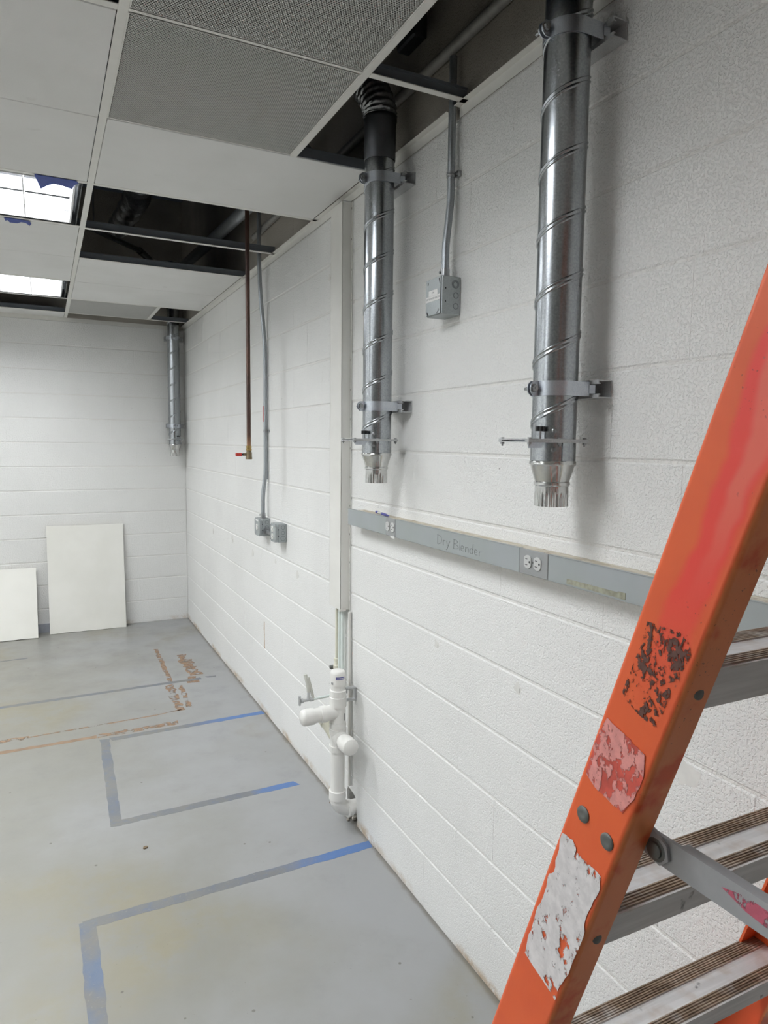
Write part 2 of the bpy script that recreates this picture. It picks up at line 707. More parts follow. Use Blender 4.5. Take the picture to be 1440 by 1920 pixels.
def make_step():
    t = NT('worn_aluminium_step')
    p = t.obj()
    x, y, z = t.xyz(p)
    alu = t.mix(t.rng(t.noise(t.scale(p, (2, 30, 30)), 4, 4), .35, .65), lin(214, 213, 213), lin(198, 197, 197))
    band = t.math('ADD', t.math('MULTIPLY', t.rng(y, .002, .004), t.rng(y, .024, .021)), t.math('MULTIPLY', t.rng(y, .050, .053), t.rng(y, .078, .075)))
    band = t.math('MULTIPLY', band, t.rng(z, -.006, -.003))
    dn = t.noise(t.scale(p, (5, 40, 5)), 4, 5, .65)
    dirt = t.mix(t.rng(dn, .35, .65), lin(148, 128, 108), lin(104, 86, 72))
    col = t.mix(t.math('MULTIPLY', band, t.rng(t.noise(p, 11, 4), .25, .5)), alu, dirt)
    top = t.rng(z, -.006, -.003)
    col = t.mix(t.math('MULTIPLY', t.math('MULTIPLY', top, t.rng(t.noise(p, 24, 3), .45, .7)), .5), col, lin(176, 158, 142))
    sm = t.math('MULTIPLY', t.rng(t.noise(t.scale(p, (1, 1, .5)), 34, 3), .68, .74), .7)
    col = t.mix(sm, col, lin(70, 70, 72))
    t.setb(color=col, rough=.5, metal=.1)
    return t.m


M['step'] = make_step()
M['alu'] = plain('spreader_aluminium', lin(178, 179, 182), .45, .25, var=.08, sc=20)


def make_panel():
    t = NT('leaning_tile_board')
    p = t.pos()
    col = t.mix(t.rng(t.noise(p, 3, 3), .3, .7), lin(236, 235, 229), lin(230, 229, 222))
    t.setb(color=col, rough=.75, spec=.2)
    t.bump(t.noise(p, 200, 2), .2, .001)
    return t.m


M['panel'] = make_panel()
M['paneledge'] = plain('fibre_edge', lin(176, 160, 134), .8, var=.15, sc=60)
M['clear'] = plain('clear_vinyl_hose', lin(206, 206, 198), .25, var=.03)
M['baseboard'] = plain('grey_baseboard', lin(160, 164, 172), .5)
M['pinkpaint'] = make_sticker('pink_paint_smear', lin(196, 96, 116), .45, 60)
M['gluestrip'] = plain('glue_strip', lin(160, 160, 140), .5, var=.2, sc=70)
M['debris'] = plain('brown_debris', lin(120, 102, 78), .8, var=.3, sc=90)

# ------------------------------------------------------------------ room shell
C8, C16 = .2032, .4064
YB, XL, YR, ZTOP = 4.6808, -4.66, -4.80, 3.75
HOLE = (.787, .903, .0, .137)

fl = MB().box(XL - .1, .14, YR - .1, YB + .1, -.1, 0)
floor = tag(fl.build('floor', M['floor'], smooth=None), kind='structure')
dk = MB().box(XL - .1, .14, YR - .1, YB + .1, ZTOP, ZTOP + .1)
tag(dk.build('ceiling_deck', M['deck']), kind='structure')

# right wall: mortar backing with an opening for the drain, then every block
mw = MB()
X0, X1 = .0027, .14
mw.box(X0, X1, YR - .1, HOLE[0], 0, 2.6416)
mw.box(X0, X1, HOLE[1], YB + .1, 0, 2.6416)
mw.box(X0, X1, HOLE[0], HOLE[1], HOLE[3], 2.6416)
mw.box(X0, X1, YR - .1, YB + .1, 2.6416, ZTOP, 1)
mw.box(.10, X1, HOLE[0], HOLE[1], 0, HOLE[3], 2)
wall_right = tag(mw.build('wall_right', [M['mortar'], M['bare'], M['black']]), kind='structure')


def block_mesh(name, L, mat, tongue=True):
    # face towards -x, length along y from 0 to L, height 0..C8 (joint centres)
    m = MB()
    g, h, b = .0034, .0014, .0034
    y0, y1, z0, z1 = h, L - h, g, C8 - g
    f, bb = 0.0, .012
    vs = [(f, y0 + b * .6, z0 + b), (f, y1 - b * .6, z0 + b), (f, y1 - b * .6, z1 - b), (f, y0 + b * .6, z1 - b),
          (.0023, y0, z0), (.0023, y1, z0), (.0023, y1, z1), (.0023, y0, z1),
          (bb, y0, z0), (bb, y1, z0), (bb, y1, z1), (bb, y0, z1)]
    fs = [(3, 2, 1, 0)]
    for a in (0, 4):
        for i in range(4):
            j = (i + 1) % 4
            fs.append((a + i, a + j, a + 4 + j, a + 4 + i))
    m.add(vs, fs)
    if tongue:
        m.add([(.0006, L - .0035, z0), (.0006, L + .0035, z0), (.0006, L + .0035, z1), (.0006, L - .0035, z1)], [(3, 2, 1, 0)])
    return m.mesh(name, mat, None)


BM = {}


def block(parent, mat, L, x, y, z, rotz=0):
    key = (mat.name, round(L, 3))
    if key not in BM:
        BM[key] = block_mesh('concrete_block', L, mat)
    o = bpy.data.objects.new('concrete_block', BM[key])
    COL.objects.link(o)
    o.parent = parent
    o.location = (x, y, z)
    o.rotation_euler = (0, 0, rotz)
    return o


def courses(y_lo, y_hi, phase):
    e = [y_lo]
    k = math.floor((y_lo - phase) / C16) + 1
    while phase + k * C16 < y_hi - .02:
        v = phase + k * C16
        if v - e[-1] > .02:
            e.append(v)
        k += 1
    e.append(y_hi)
    return e


for k in range(17):
    lo, hi = (-2.8448, YB) if k < 13 else (-1.2, 2.6416)
    ed = courses(lo, hi, 0 if k % 2 else C8)
    for a, b in zip(ed[:-1], ed[1:]):
        if k == 0 and a < HOLE[0] and b > HOLE[1]:
            # the broken block around the drain
            yy0, yy1, zz0, zz1 = a + .002, b - .002, 0, C8 - .0045
            poly = [(yy0, zz0), (HOLE[0] + .004, zz0), (HOLE[0] + .0, .03), (HOLE[0] + .010, .062), (HOLE[0] + .004, .10), (HOLE[0] + .016, .118), (HOLE[0] + .035, .128),
                    (HOLE[0] + .07, HOLE[3] - .004), (HOLE[1] - .012, HOLE[3] - .001), (HOLE[1] - .002, .115), (HOLE[1] - .008, .06), (HOLE[1] - .003, zz0), (yy1, zz0), (yy1, zz1), (yy0, zz1)]
            MB().prism(poly, lambda p, q: (0, p, q), (.012, 0, 0)).build('concrete_block', M['wall'], wall_right)
            continue
        dx = random.uniform(-.0005, .0003)
        block(wall_right, M['wall'] if k < 13 else M['bare'], b - a, dx, a, k * C8)

mb = MB().box(XL - .1, 0, YB + .0025, YB + .1, 0, 2.6416)
mb.box(XL - .1, 0, YB + .0025, YB + .1, 2.6416, ZTOP, 1)
wall_back = tag(mb.build('wall_back', [M['mortar'], M['bare']]), kind='structure')
for k in range(14):
    # local +y of a block turned by 90 degrees runs towards -x
    ed = courses(0, 1.86 if k == 13 else -XL, .224 if k % 2 == 0 else .427 - C16 + C16)
    for a, b in zip(ed[:-1], ed[1:]):
        block(wall_back, M['wall'] if k < 13 else M['bare'], b - a, -a, YB + random.uniform(-.0004, .0003), k * C8, math.pi / 2)

tag(MB().box(XL - .1, XL, YR - .1, YB + .1, 0, ZTOP).build('wall_left', M['wall']), kind='structure')
tag(MB().box(XL, 0, YR - .1, YR, 0, ZTOP).build('wall_rear', M['wall']), kind='structure')
tag(MB().box(-1.55, -.95, YB - .016, YB, 0, .075).build('baseboard_back', M['baseboard']), kind='structure')


def blob(m, cy, cz, r, x=-.0006, n=11, mi=0, sy=1, sz=1):
    a0 = random.uniform(0, 6)
    poly = []
    for i in range(n):
        an = 2 * math.pi * i / n
        rr = r * random.uniform(.65, 1.15)
        poly.append((cy + math.cos(an) * rr * sy, cz + math.sin(an) * rr * sz))
    m.prism(poly, lambda p, q: (x, p, q), (.0012, 0, 0), mi)


for (y, z, r) in ((2.95, .974, .03), (2.428, .954, .028), (1.947, .98, .018), (1.569, .968, .024), (3.559, .957, .028), (.148, .985, .016), (-.296, .981, .018), (1.135, 2.387, .018)):
    m = MB()
    blob(m, y, z, r)
    m.box(-.0010, -.0004, y - r * .55, y - r * .48, z - r * .6, z + r * .1, 1)
    m.build('filler_patch', [M['patch'], M['chip']], wall_right)
m = MB()
blob(m, -.862, .985, .034, sz=.9, n=17)
m.build('peeled_paint', M['patch'], wall_right)
m = MB()
for i in range(9):
    z = .405 + i * .0185
    m.box(-.0008, .0005, 2.168 + random.uniform(0, .006), 2.192 - random.uniform(0, .006), z, z + .0185)
m.build('adhesive_strip', plain('tan_glue', lin(206, 182, 158), .7, var=.2, sc=80), wall_right)

# ------------------------------------------------------------------ suspended ceiling
ceiling = bpy.data.objects.new('ceiling', None)
COL.objects.link(ceiling)
ceiling.location = (0, 0, H)
tag(ceiling, kind='structure')


def tee(name, a, b, axis, at, h=.038):
    # a T-bar: painted cap below, bare web above
    m = MB()
    w2 = .012
    if axis == 'y':
        m.bbox(at - w2, at + w2, a, b, H, H + .003, .0008)
        m.box(at - .0018, at + .0018, a, b, H + .003, H + h, 1)
        m.box(at - .004, at + .004, a, b, H + h - .008, H + h, 1)
    else:
        m.bbox(a, b, at - w2, at + w2, H, H + .003, .0008)
        m.box(a, b, at - .0018, at + .0018, H + .003, H + h, 1)
        m.box(a, b, at - .004, at + .004, H + h - .008, H + h, 1)
    return m.build(name, [M['tee'], M['galvweb']], ceiling)


MX = -.963
X2 = -.333
for x in (MX, -2.20, -3.42):
    tee('main_tee', YR, YB, 'y', x)
tee('main_tee', YR, .655, 'y', X2)
tee('main_tee', 3.815, 4.43, 'y', X2)
tee('cross_tee', MX + .012, X2 - .012, 'x', .032)
tee('cross_tee', X2 + .012, -.004, 'x', .032)
tee('cross_tee', MX + .012, X2 - .012, 'x', -.592)
tee('cross_tee', X2 + .012, -.004, 'x', -1.215)
for y in (1.285, 1.930, 2.540, 4.430):
    tee('cross_tee', MX + .012, -.004, 'x', y)
m = MB()
m.box(X2 - .01, -.004, .6465, .650, H + .003, H + .038, 0)
m.build('cross_tee', [M['galvweb']], ceiling)
tee('cross_tee', MX + .012, -.004, 'x', 3.800)
for x0, x1 in ((-2.188, MX - .012), (-4.65, -3.432)):
    for y in (-2.475, -1.845, -.595, .032, 1.282, 1.914, 3.180, 3.812, 4.425):
        tee('cross_tee', x0, x1, 'x', y)
# wall angles
for (a, b) in ((YR, .072), (.113, YB)):
    m = MB()
    m.box(-.024, -.0005, a, b, H, H + .0015)
    m.box(-.0025, -.0005, a, b, 2.640, H)
    m.build('wall_angle', M['tee'], ceiling)
m = MB()
m.box(XL, MX - .012, YB - .024, YB - .0005, H, H + .0015)
m.box(XL, -.14, YB - .0025, YB - .0005, 2.640, H)
m.build('wall_angle', M['tee'], ceiling)


def tile(x0, x1, y0, y1):
    g = .0016
    return MB().bbox(x0 + g, x1 - g, y0 + g, y1 - g, H + .0032, H + .019, .002).build('ceiling_tile', M['tile'], ceiling)


def tile_flush(x0, x1, y0, y1):
    g = .0013
    return MB().bbox(x0 + g, x1 - g, y0 + g, y1 - g, H - .0002, H + .019, .002).build('ceiling_tile', M['tile'], ceiling)


tile_flush(MX + .012, -.026, .652, 1.272)
tile_flush(MX + .012, -.026, 2.553, 3.180)
tile_flush(MX + .012, -.026, 3.180, 3.786)
for y0, y1 in ((-4.78, -3.7), (-3.7, -3.10), (-3.10, -2.488), (-2.475, -1.845), (-1.833, -1.22), (-1.22, -.608), (.046, .655), (.655, 1.268), (1.928, 2.540), (2.540, 3.166), (4.440, 4.654)):
    tile_flush(-2.186, MX - .0125, y0, y1)
for y0, y1 in ((-4.78, -3.7), (-3.7, -3.10), (-3.10, -2.488), (-2.475, -1.845), (-1.833, -1.22), (-1.22, -.608), (.046, .655), (.655, 1.268), (1.928, 2.540), (2.540, 3.166), (3.826, 4.410), (4.440, 4.654)):
    tile_flush(-4.645, -3.434, y0, y1)
ys = [YR + .01 + i * .6265 for i in range(17)]
for y0, y1 in zip(ys[:-1], ys[1:]):
    tile_flush(-3.408, -2.214, y0, min(y1, 4.654))
for y0, y1 in ((-4.78, -3.58), (-3.58, -2.4), (-2.4, -1.8), (-1.8, -1.2), (-1.2, -.606)):
    tile_flush(MX + .012, X2 - .012, y0, y1)
for y0, y1 in ((-4.78, -3.58), (-3.58, -2.4), (-2.4, -1.228)):
    tile_flush(X2 + .012, -.026, y0, y1)


# perforated return-air grilles
def grille_mesh():
    W = .600
    pitch = .0067
    rowh = pitch * math.sqrt(3) / 2
    nx = int(W / pitch)
    ny = int(W / rowh)
    R = pitch / math.sqrt(3)
    ang = np.radians(np.arange(6) * 60 + 30)
    ho = np.stack([np.cos(ang) * R, np.sin(ang) * R], 1)
    hi = np.stack([np.cos(ang) * R * .74, np.sin(ang) * R * .74], 1)
    V, F = [], []
    base = 0
    ox, oy = -(nx - .5) * pitch / 2, -(ny - 1) * rowh / 2
    th = .0016
    for j in range(ny):
        for i in range(nx):
            cx = ox + i * pitch + (pitch / 2 if j % 2 else 0)
            cy = oy + j * rowh
            for (dx, dy) in ho:
                V.append((cx + dx, cy + dy, 0))
            for (dx, dy) in hi:
                V.append((cx + dx, cy + dy, 0))
            for (dx, dy) in hi:
                V.append((cx + dx, cy + dy, th))
            for k in range(6):
                l = (k + 1) % 6
                F.append((base + l, base + k, base + 6 + k, base + 6 + l))
                F.append((base + 6 + l, base + 6 + k, base + 12 + k, base + 12 + l))
            base += 18
    me = bpy.data.meshes.new('perforated_face')
    me.from_pydata(V, [], F)
    me.materials.append(M['grille'])
    return me


GM = grille_mesh()
fm = MB()
for (a, b, c, d) in ((-.303, .303, -.305, -.2995), (-.303, .303, .2995, .305), (-.303, -.2995, -.2995, .2995), (.2995, .303, -.2995, .2995)):
    fm.box(a, b, c, d, -.0005, .012)
FMM = fm.mesh('grille_frame', M['tee'])
pm = MB()
pm.box(-.30, .30, -.30, .30, .16, .165)
for (a, b, c, d) in ((-.30, .30, -.302, -.300), (-.30, .30, .300, .302), (-.302, -.300, -.30, .30), (.300, .302, -.30, .30)):
    pm.box(a, b, c, d, .012, .165)
PMM = pm.mesh('grille_plenum', M['grillepan'])
for (x, y, lab) in ((-.648, .341, 'perforated return air grille beside the ceiling opening of the middle duct'),
                    (-.648, -.280, 'perforated grey return air grille nearest the camera at the top edge of the photo'),
                    (-.648, 4.115, 'pale perforated ceiling grille in front of the back wall near the corner duct')):
    t = thing('return_grille', lab, 'grille', (x, y, H + .0005), group='perforated ceiling grilles')
    for nm, me in (('perforated_face', GM), ('grille_frame', FMM), ('grille_plenum', PMM)):
        if nm == 'grille_plenum' and y > 4:
            pass
        o = bpy.data.objects.new(nm, me)
        COL.objects.link(o)
        o.parent = t
        if nm == 'perforated_face':
            o['kind'] = 'stuff'

# fluorescent troffers, the seen ones and the added fill ones
labs = {0: 'lit recessed fluorescent light at the very top edge of the photo', 1: 'lit recessed louvred fluorescent light with blue tape stuck along its edge',
        2: 'lit recessed louvred fluorescent light nearest the back wall', 3: 'unseen fill light added in the ceiling at the left, near the camera',
        4: 'unseen fill light added in the ceiling at the left, level with the taped light', 5: 'unseen fill light added in the ceiling at the left, nearest the back wall'}
for i, (x0, x1, y0, y1) in enumerate(FIX):
    loc = ((x0 + x1) / 2, (y0 + y1) / 2, H)
    t = thing('ceiling_light', labs.get(i, 'unseen louvred fill light added in the ceiling'), 'ceiling light', loc, group='recessed fluorescent ceiling lights')
    m = MB()
    m.box(x0, x1, y0, y1, H + .12, H + .125)
    m.box(x0, x0 + .004, y0, y1, H + .004, H + .12)
    m.box(x1 - .004, x1, y0, y1, H + .004, H + .12)
    m.box(x0, x1, y0, y0 + .004, H + .004, H + .12)
    m.box(x0, x1, y1 - .004, y1, H + .004, H + .12)
    m.build('housing', M['housing'], t)
    a0, a1, b0, b1 = x0 + .024, x1 - .024, y0 + .020, y1 - .020
    m = MB()
    zt = H + .058
    m.bbox(a0, a0 + .010, b0, b1, H + .002, zt, .002)
    m.bbox(a1 - .010, a1, b0, b1, H + .002, zt, .002)
    m.bbox(a0, a1, b0, b0 + .006, H + .002, zt, .002)
    m.bbox(a0, a1, b1 - .006, b1, H + .002, zt, .002)
    m.build('louver_frame', M['louver'], t)
    for k in (1, 2):
        y = b0 + (b1 - b0) * k / 3
        MB().box(a0, a1, y - .0028, y + .0028, H + .003, zt - .005).build('louver_blade', M['louver'], t)
    nc = 6
    for k in range(1, nc):
        x = a0 + (a1 - a0) * k / nc
        MB().box(x - .0028, x + .0028, b0, b1, H + .003, zt - .005).build('louver_blade', M['louver'], t)
    troffer_lamp(a0, a1, b0, b1, loc, t)

# blue tape scraps left on the ceiling by the light
def scrap(poly, lab):
    m = MB()
    c = Vector((sum(p[0] for p in poly) / len(poly), sum(p[1] for p in poly) / len(poly), H - .003))
    m.prism(poly, lambda a, b: (a, b, H - .0035 - .25 * max(0, 0)), (0, 0, .0008))
    return tag(m.build('tape_scrap', M['bluetape'], origin=c), lab, 'tape', 'blue tape scraps on the ceiling')


scrap([(-1.163, 1.268), (-1.015, 1.268), (-1.006, 1.295), (-1.022, 1.322), (-1.026, 1.372), (-1.060, 1.352), (-1.095, 1.344), (-1.118, 1.378), (-1.141, 1.430), (-1.150, 1.37)],
      'larger scrap of blue tape hanging over the front edge of the fluorescent light')
scrap([(-1.294, 1.916), (-1.190, 1.918), (-1.182, 1.965), (-1.190, 2.000), (-1.205, 1.962), (-1.225, 1.958), (-1.240, 1.985), (-1.272, 1.988), (-1.280, 1.955), (-1.290, 1.968)],
      'smaller scrap of blue tape on the ceiling tile behind the fluorescent light')

# ------------------------------------------------------------------ things above the ceiling
def simple_pipe(name, pts, r, mat, lab, cat, smooth=6, n=20, group=None):
    m = MB().tube(pts, r, n, smooth=smooth)
    return tag(m.build(name, mat, smooth=50, origin=pts[0]), lab, cat, group)


simple_pipe('plenum_pipe', [(-.019, -4.7, 2.845), (-.019, 2.28, 2.845)], .0170, M['oldpipe'], 'steel pipe running along the bare block wall just above the ceiling', 'pipe')
simple_pipe('plenum_pipe', [(-.090, 1.2, 2.93), (-.125, 2.14, 2.93), (-.21, 3.7, 2.93)], .034, M['emt'], 'thicker pale pipe slanting above the open ceiling bays', 'pipe')
t = thing('plenum_pipe', 'thin bright rod with a dark cuff deep in the open ceiling bay', 'pipe', (-.90, 2.90, 2.955))
MB().tube([(-.90, 2.90, 2.955), (-.52, 3.33, 2.95)], .018, 16, smooth=0).build('tube', M['shiny'], t, smooth=50)
MB().tube([(-.53, 3.32, 2.95), (-.44, 3.52, 2.947)], .024, 16, smooth=0).build('cuff', M['darkduct'], t, smooth=50)
MB().cyl((-.84, 2.968, 2.955), (-.84, 2.968, 3.75), .005, n=10).build('hanger_rod', M['steel'], t)


def wr(t, a):
    return .075 + .006 * math.sin(t * 170) + .004 * math.sin(5 * a + t * 90)


m = MB().tube([(-.74, 1.3, 3.66), (-.68, 2.2, 3.22), (-.62, 2.6, 3.13), (-.58, 3.1, 3.20), (-.6, 3.9, 3.25)], wr, 24, smooth=30)
tag(m.build('flexible_hose', M['foil'], smooth=60, origin=(-.74, 1.3, 3.66)), 'wrinkled foil hose in the dark above the open ceiling bay', 'hose')
for i, y in enumerate((-1.1, .9, 2.9)):
    m = MB()
    m.box(XL, 0, y - .03, y + .03, 3.62, 3.628)
    m.box(XL, 0, y - .03, y + .03, 3.25, 3.258)
    for k in range(14):
        xa = -k * .33
        m.cyl((xa, y, 3.62), (xa - .165, y, 3.256), .008, n=8)
        m.cyl((xa - .165, y, 3.256), (xa - .33, y, 3.62), .008, n=8)
    tag(m.build('roof_joist', M['deck'], origin=(0, y, 3.25)), 'dark steel bar joist under the roof deck, number %s from the camera end' % ('one', 'two', 'three')[i], 'joist', 'roof joists')
m = MB().bbox(-.085, -.035, .22, .34, 2.93, 3.02, .006)
m.cyl((-.06, .28, 3.02), (-.06, .28, 3.6), .005, n=10)
tag(m.build('pipe_hanger', M['darkduct'], origin=(-.06, .28, 2.93)), 'dark hanger block on a rod above the middle duct', 'hanger')

# ------------------------------------------------------------------ ducts
R4 = .0508


def helix(z0, z1, r, phase, pitch=.137, n=44):
    prof = [(-.0088, -.0003), (-.0068, .0022), (-.0034, .0026), (-.0014, .0003), (.0014, .0003), (.0034, .0026), (.0068, .0022), (.0088, -.0003)]
    m = MB()
    turns = (z1 - z0) / pitch
    N = int(turns * n)
    vs, fs = [], []
    for i in range(N + 1):
        a = 2 * math.pi * i / n + phase
        z = z0 + pitch * i / n
        for (dz, dr) in prof:
            vs.append((math.cos(a) * (r + dr), math.sin(a) * (r + dr), z + dz))
    k = len(prof)
    for i in range(N):
        for j in range(k - 1):
            fs.append((i * k + j, (i + 1) * k + j, (i + 1) * k + j + 1, i * k + j + 1))
    return m.add(vs, fs)


def duct_fittings(t):
    # blast gate
    zg = 1.668
    ge, gh = .115, .056
    g = MB()
    g.bbox(-ge, gh, -gh, gh, zg + .0015, zg + .0040, .0006)
    g.bbox(-ge, gh, -gh, gh, zg - .0040, zg - .0015, .0006)
    g.box(-ge, gh, -gh, -gh + .012, zg - .0015, zg + .0015)
    g.box(-ge, gh, gh - .012, gh, zg - .0015, zg + .0015)
    gate = g.build('blast_gate', M['strut'], t, local=True)
    b = MB().box(-ge + .02, gh - .01, -gh + .013, gh - .013, zg - .0013, zg + .0013)
    b.prism([(-.100, -.004), (-.055, -.004), (-.060, -.017), (-.097, -.017)], lambda p, q: (p, -.034, zg + q), (0, .002, 0))
    b.build('gate_blade', M['zinc'], gate, local=True)
    for (x, y) in ((-ge + .007, -gh + .006), (-ge + .007, gh - .006), (gh - .007, -gh + .006), (gh - .007, gh - .006), (-.022, -gh + .006)):
        q = MB().cyl((x, y, zg - .013), (x, y, zg + .006), .0022, n=10)
        q.cyl((x, y, zg - .0085), (x, y, zg - .004), .0050, n=6)
        q.cyl((x, y, zg + .004), (x, y, zg + .0068), .0046, n=12)
        q.build('gate_bolt', M['steel'], gate, local=True)
    q = MB().cyl((-.060, -.026, zg + .004), (-.060, -.026, zg + .022), .0028, n=12, mi=1)
    kn = []
    for i in range(20):
        a = 2 * math.pi * i / 20
        kn.append((math.cos(a) * (.0115 if i % 2 else .0098), math.sin(a) * (.0115 if i % 2 else .0098)))
    q.prism(kn, lambda p, s_: (-.060 + p, -.026 + s_, zg + .021), (0, 0, .011))
    q.build('thumb_screw', [M['blackplastic'], M['steel']], gate, local=True)
    # short collar under the gate, taper, crimped end
    m = MB().lathe((0, 0, 0), (0, 0, 1), [(1.664, R4 + .0012), (1.622, R4 + .0012)], 56, caps=False)
    m.box(-.016, -.004, -R4 - .0022, -R4 + .003, 1.622, 1.664)
    m.build('gate_collar', M['galv'], t, smooth=40, local=True)
    m = MB().lathe((0, 0, 0), (0, 0, 1), [(1.622, R4 + .0012), (1.619, R4 + .0032), (1.614, R4 + .0032), (1.611, R4), (1.574, .0398), (1.572, .0418), (1.566, .0418), (1.563, .0388)], 56, caps=False)
    m.build('reducer', M['shiny'], t, smooth=40, local=True)
    m = MB()
    n = 120
    vs, fs = [], []
    lev = [(1.563, 0.0), (1.552, .10), (1.545, .6), (1.535, 1.0), (1.516, 1.0)]
    for (z, k) in lev:
        for i in range(n):
            a = 2 * math.pi * i / n
            rr = .0388 + k * (-.0014 + .0016 * math.cos(a * 24))
            vs.append((math.cos(a) * rr, math.sin(a) * rr, z))
    for j in range(len(lev) - 1):
        for i in range(n):
            k = (i + 1) % n
            fs.append((j * n + i, j * n + k, (j + 1) * n + k, (j + 1) * n + i))
    m.add(vs, fs)
    m.build('crimped_end', M['shiny'], t, smooth=70, local=True)
    for z in (1.690, 1.648):
        for a in (-2.25, .9):
            c = Vector((math.cos(a), math.sin(a), 0))
            MB().lathe(c * (R4 - .001) + Vector((0, 0, z)), c, [(0, .0062), (.003, .0058), (.0048, .0030), (.0052, .0012)], 14).build('rivet', M['steel'], t, smooth=60, local=True)
    # strut clamps
    for z in (1.786, 2.553):
        m = MB()
        r0, r1 = R4 + .0008, R4 + .0034
        hh = .0165
        arc = [math.radians(90 + 180 * i / 28) for i in range(29)]
        pout = [(.054, r1)] + [(math.cos(a) * r1, math.sin(a) * r1) for a in arc] + [(.054, -r1)]
        pin = [(.054, r0)] + [(math.cos(a) * r0, math.sin(a) * r0) for a in arc] + [(.054, -r0)]
        N = len(pout)
        vs = []
        for (zz, pp) in ((z - hh, pout), (z + hh, pout), (z - hh, pin), (z + hh, pin)):
            vs += [(x, y, zz) for (x, y) in pp]
        fs = []
        for i in range(N - 1):
            fs.append((i, i + 1, N + i + 1, N + i))
            fs.append((2 * N + i + 1, 2 * N + i, 3 * N + i, 3 * N + i + 1))
            fs.append((N + i, N + i + 1, 3 * N + i + 1, 3 * N + i))
            fs.append((i + 1, i, 2 * N + i, 2 * N + i + 1))
        m.add(vs, fs)
        for sg in (-1, 1):              # hooked feet in the strut slot
            m.box(.052, .070, sg * r1 - .0013, sg * r1 + .0013, z - .0095, z + .0095)
        # ears at the room side
        for sg in (-1, 1):
            ear = [(-r1 + .004, -hh), (-r1 - .012, -hh), (-r1 - .020, -hh * .55), (-r1 - .022, 0), (-r1 - .020, hh * .55), (-r1 - .012, hh), (-r1 + .004, hh)]
            m.prism(ear, lambda p, q: (p, sg * .0052 - .0012, z + q), (0, .0024, 0))
        cl = m.build('duct_clamp', M['zinc'], t, smooth=40, local=True)
        q = MB().cyl((-r1 - .012, -.016, z), (-r1 - .012, .026, z), .0032, n=12)
        q.cyl((-r1 - .012, -.0075, z), (-r1 - .012, -.0145, z), .0078, n=6)
        q.cyl((-r1 - .012, .0070, z), (-r1 - .012, .0125, z), .0075, n=6)
        q.cyl((-r1 - .012, -.0085, z), (-r1 - .012, -.0065, z), .0096, n=18)
        q.build('clamp_bolt', M['steel'], cl, local=True)


def strut(loc, rotz, lab, half=.077):
    # channel open to local -x, back on the wall at local x = 0, running along local y
    o, h, tk = .0410, .0205, .0026
    prof = [(0, -h), (-o, -h), (-o, -h + .0095), (-o + .007, -h + .0095), (-o + .007, -h + .0075), (-o + tk, -h + .0075), (-o + tk, -h + tk), (-tk, -h + tk),
            (-tk, h - tk), (-o + tk, h - tk), (-o + tk, h - .0075), (-o + .007, h - .0075), (-o + .007, h - .0095), (-o, h - .0095), (-o, h), (0, h)]
    m = MB().prism(prof, lambda p, q: (p - .0008, -half, q), (0, 2 * half, 0))
    ob = m.build('strut_channel', M['strut'])
    ob.location = loc
    ob.rotation_euler = (0, 0, rotz)
    return tag(ob, lab, 'bracket', 'strut channels carrying the ducts')


DN = thing('spiral_duct', 'largest galvanised spiral duct nearest the orange ladder, with a slide gate and tapered end', 'duct', (-.1000, -.527, 0), group='galvanised spiral ducts')
DM_ = thing('spiral_duct', 'galvanised spiral duct in the middle with foil hose on top, beside the white wall chase', 'duct', (-.1000, .424, 0), group='galvanised spiral ducts')
DF = thing('spiral_duct', 'small looking galvanised spiral duct in the far corner by the back wall', 'duct', (-.108, YB - .1000, 0), math.pi / 2, group='galvanised spiral ducts')
for t, zt, ph in ((DN, 3.45, 2.2), (DM_, 2.640, 2.6), (DF, 3.2, 1.0)):
    m = MB().lathe((0, 0, 0), (0, 0, 1), [(1.664, R4), (zt, R4)], 64, caps=False)
    p_ = m.build('pipe', M['galv'], t, smooth=40, local=True)
    helix(1.70, min(zt - .02, 3.2), R4, ph).build('spiral_seam', M['galv'], p_, smooth=60, local=True)
duct_fittings(DN)
for c in list(DN.children):
    if c.name.split('.')[0] != 'pipe':
        for t in (DM_, DF):
            copy_tree(c, t)
m = MB().lathe((0, 0, 0), (0, 0, 1), [(2.615, R4 + .0018), (2.618, R4 + .003), (2.74, R4 + .003), (2.745, R4 + .006), (2.757, R4 + .006), (2.762, R4 + .004)], 48, caps=False)
m.build('sleeve', M['darkduct'], DM_, smooth=40, local=True)  # dark colour stands for the shade on this sleeve


def wr2(t, a):
    return .054 + .006 * t + .0034 * math.sin(t * 110 + a) + random.uniform(-.0014, .0014) + .0010 * math.sin(9 * a + 40 * math.sin(t * 31))


m = MB().tube([(0, 0, 2.755), (-.004, .006, 2.80), (-.02, .045, 2.87), (-.07, .10, 2.96), (-.20, .14, 3.08), (-.42, .15, 3.20)], wr2, 56, smooth=26)
m.build('flexible_hose', M['foil'], DM_, smooth=75, local=True)

strut((0, -.527, 1.786), 0, 'lower strut channel bracket on the wall behind the largest duct')
strut((0, -.527, 2.553), 0, 'upper strut channel bracket on the wall behind the largest duct')
strut((0, .424, 1.786), 0, 'lower strut channel bracket on the wall behind the middle duct')
strut((0, .424, 2.553), 0, 'upper strut channel bracket on the wall behind the middle duct')
strut((-.090, YB, 1.786), math.pi / 2, 'lower strut channel bracket on the back wall behind the corner duct', .080)
strut((-.093, YB, 2.553), math.pi / 2, 'upper strut channel bracket on the back wall behind the corner duct', .080)


# ------------------------------------------------------------------ electrical boxes and conduit
def ring_mb(m, c, axis, r, w=.0012, proud=.0006, mi=0, n=24):
    m.lathe(c, axis, [(0, r - w), (proud, r - w), (proud, r + w), (0, r + w)], n, mi, caps=False)


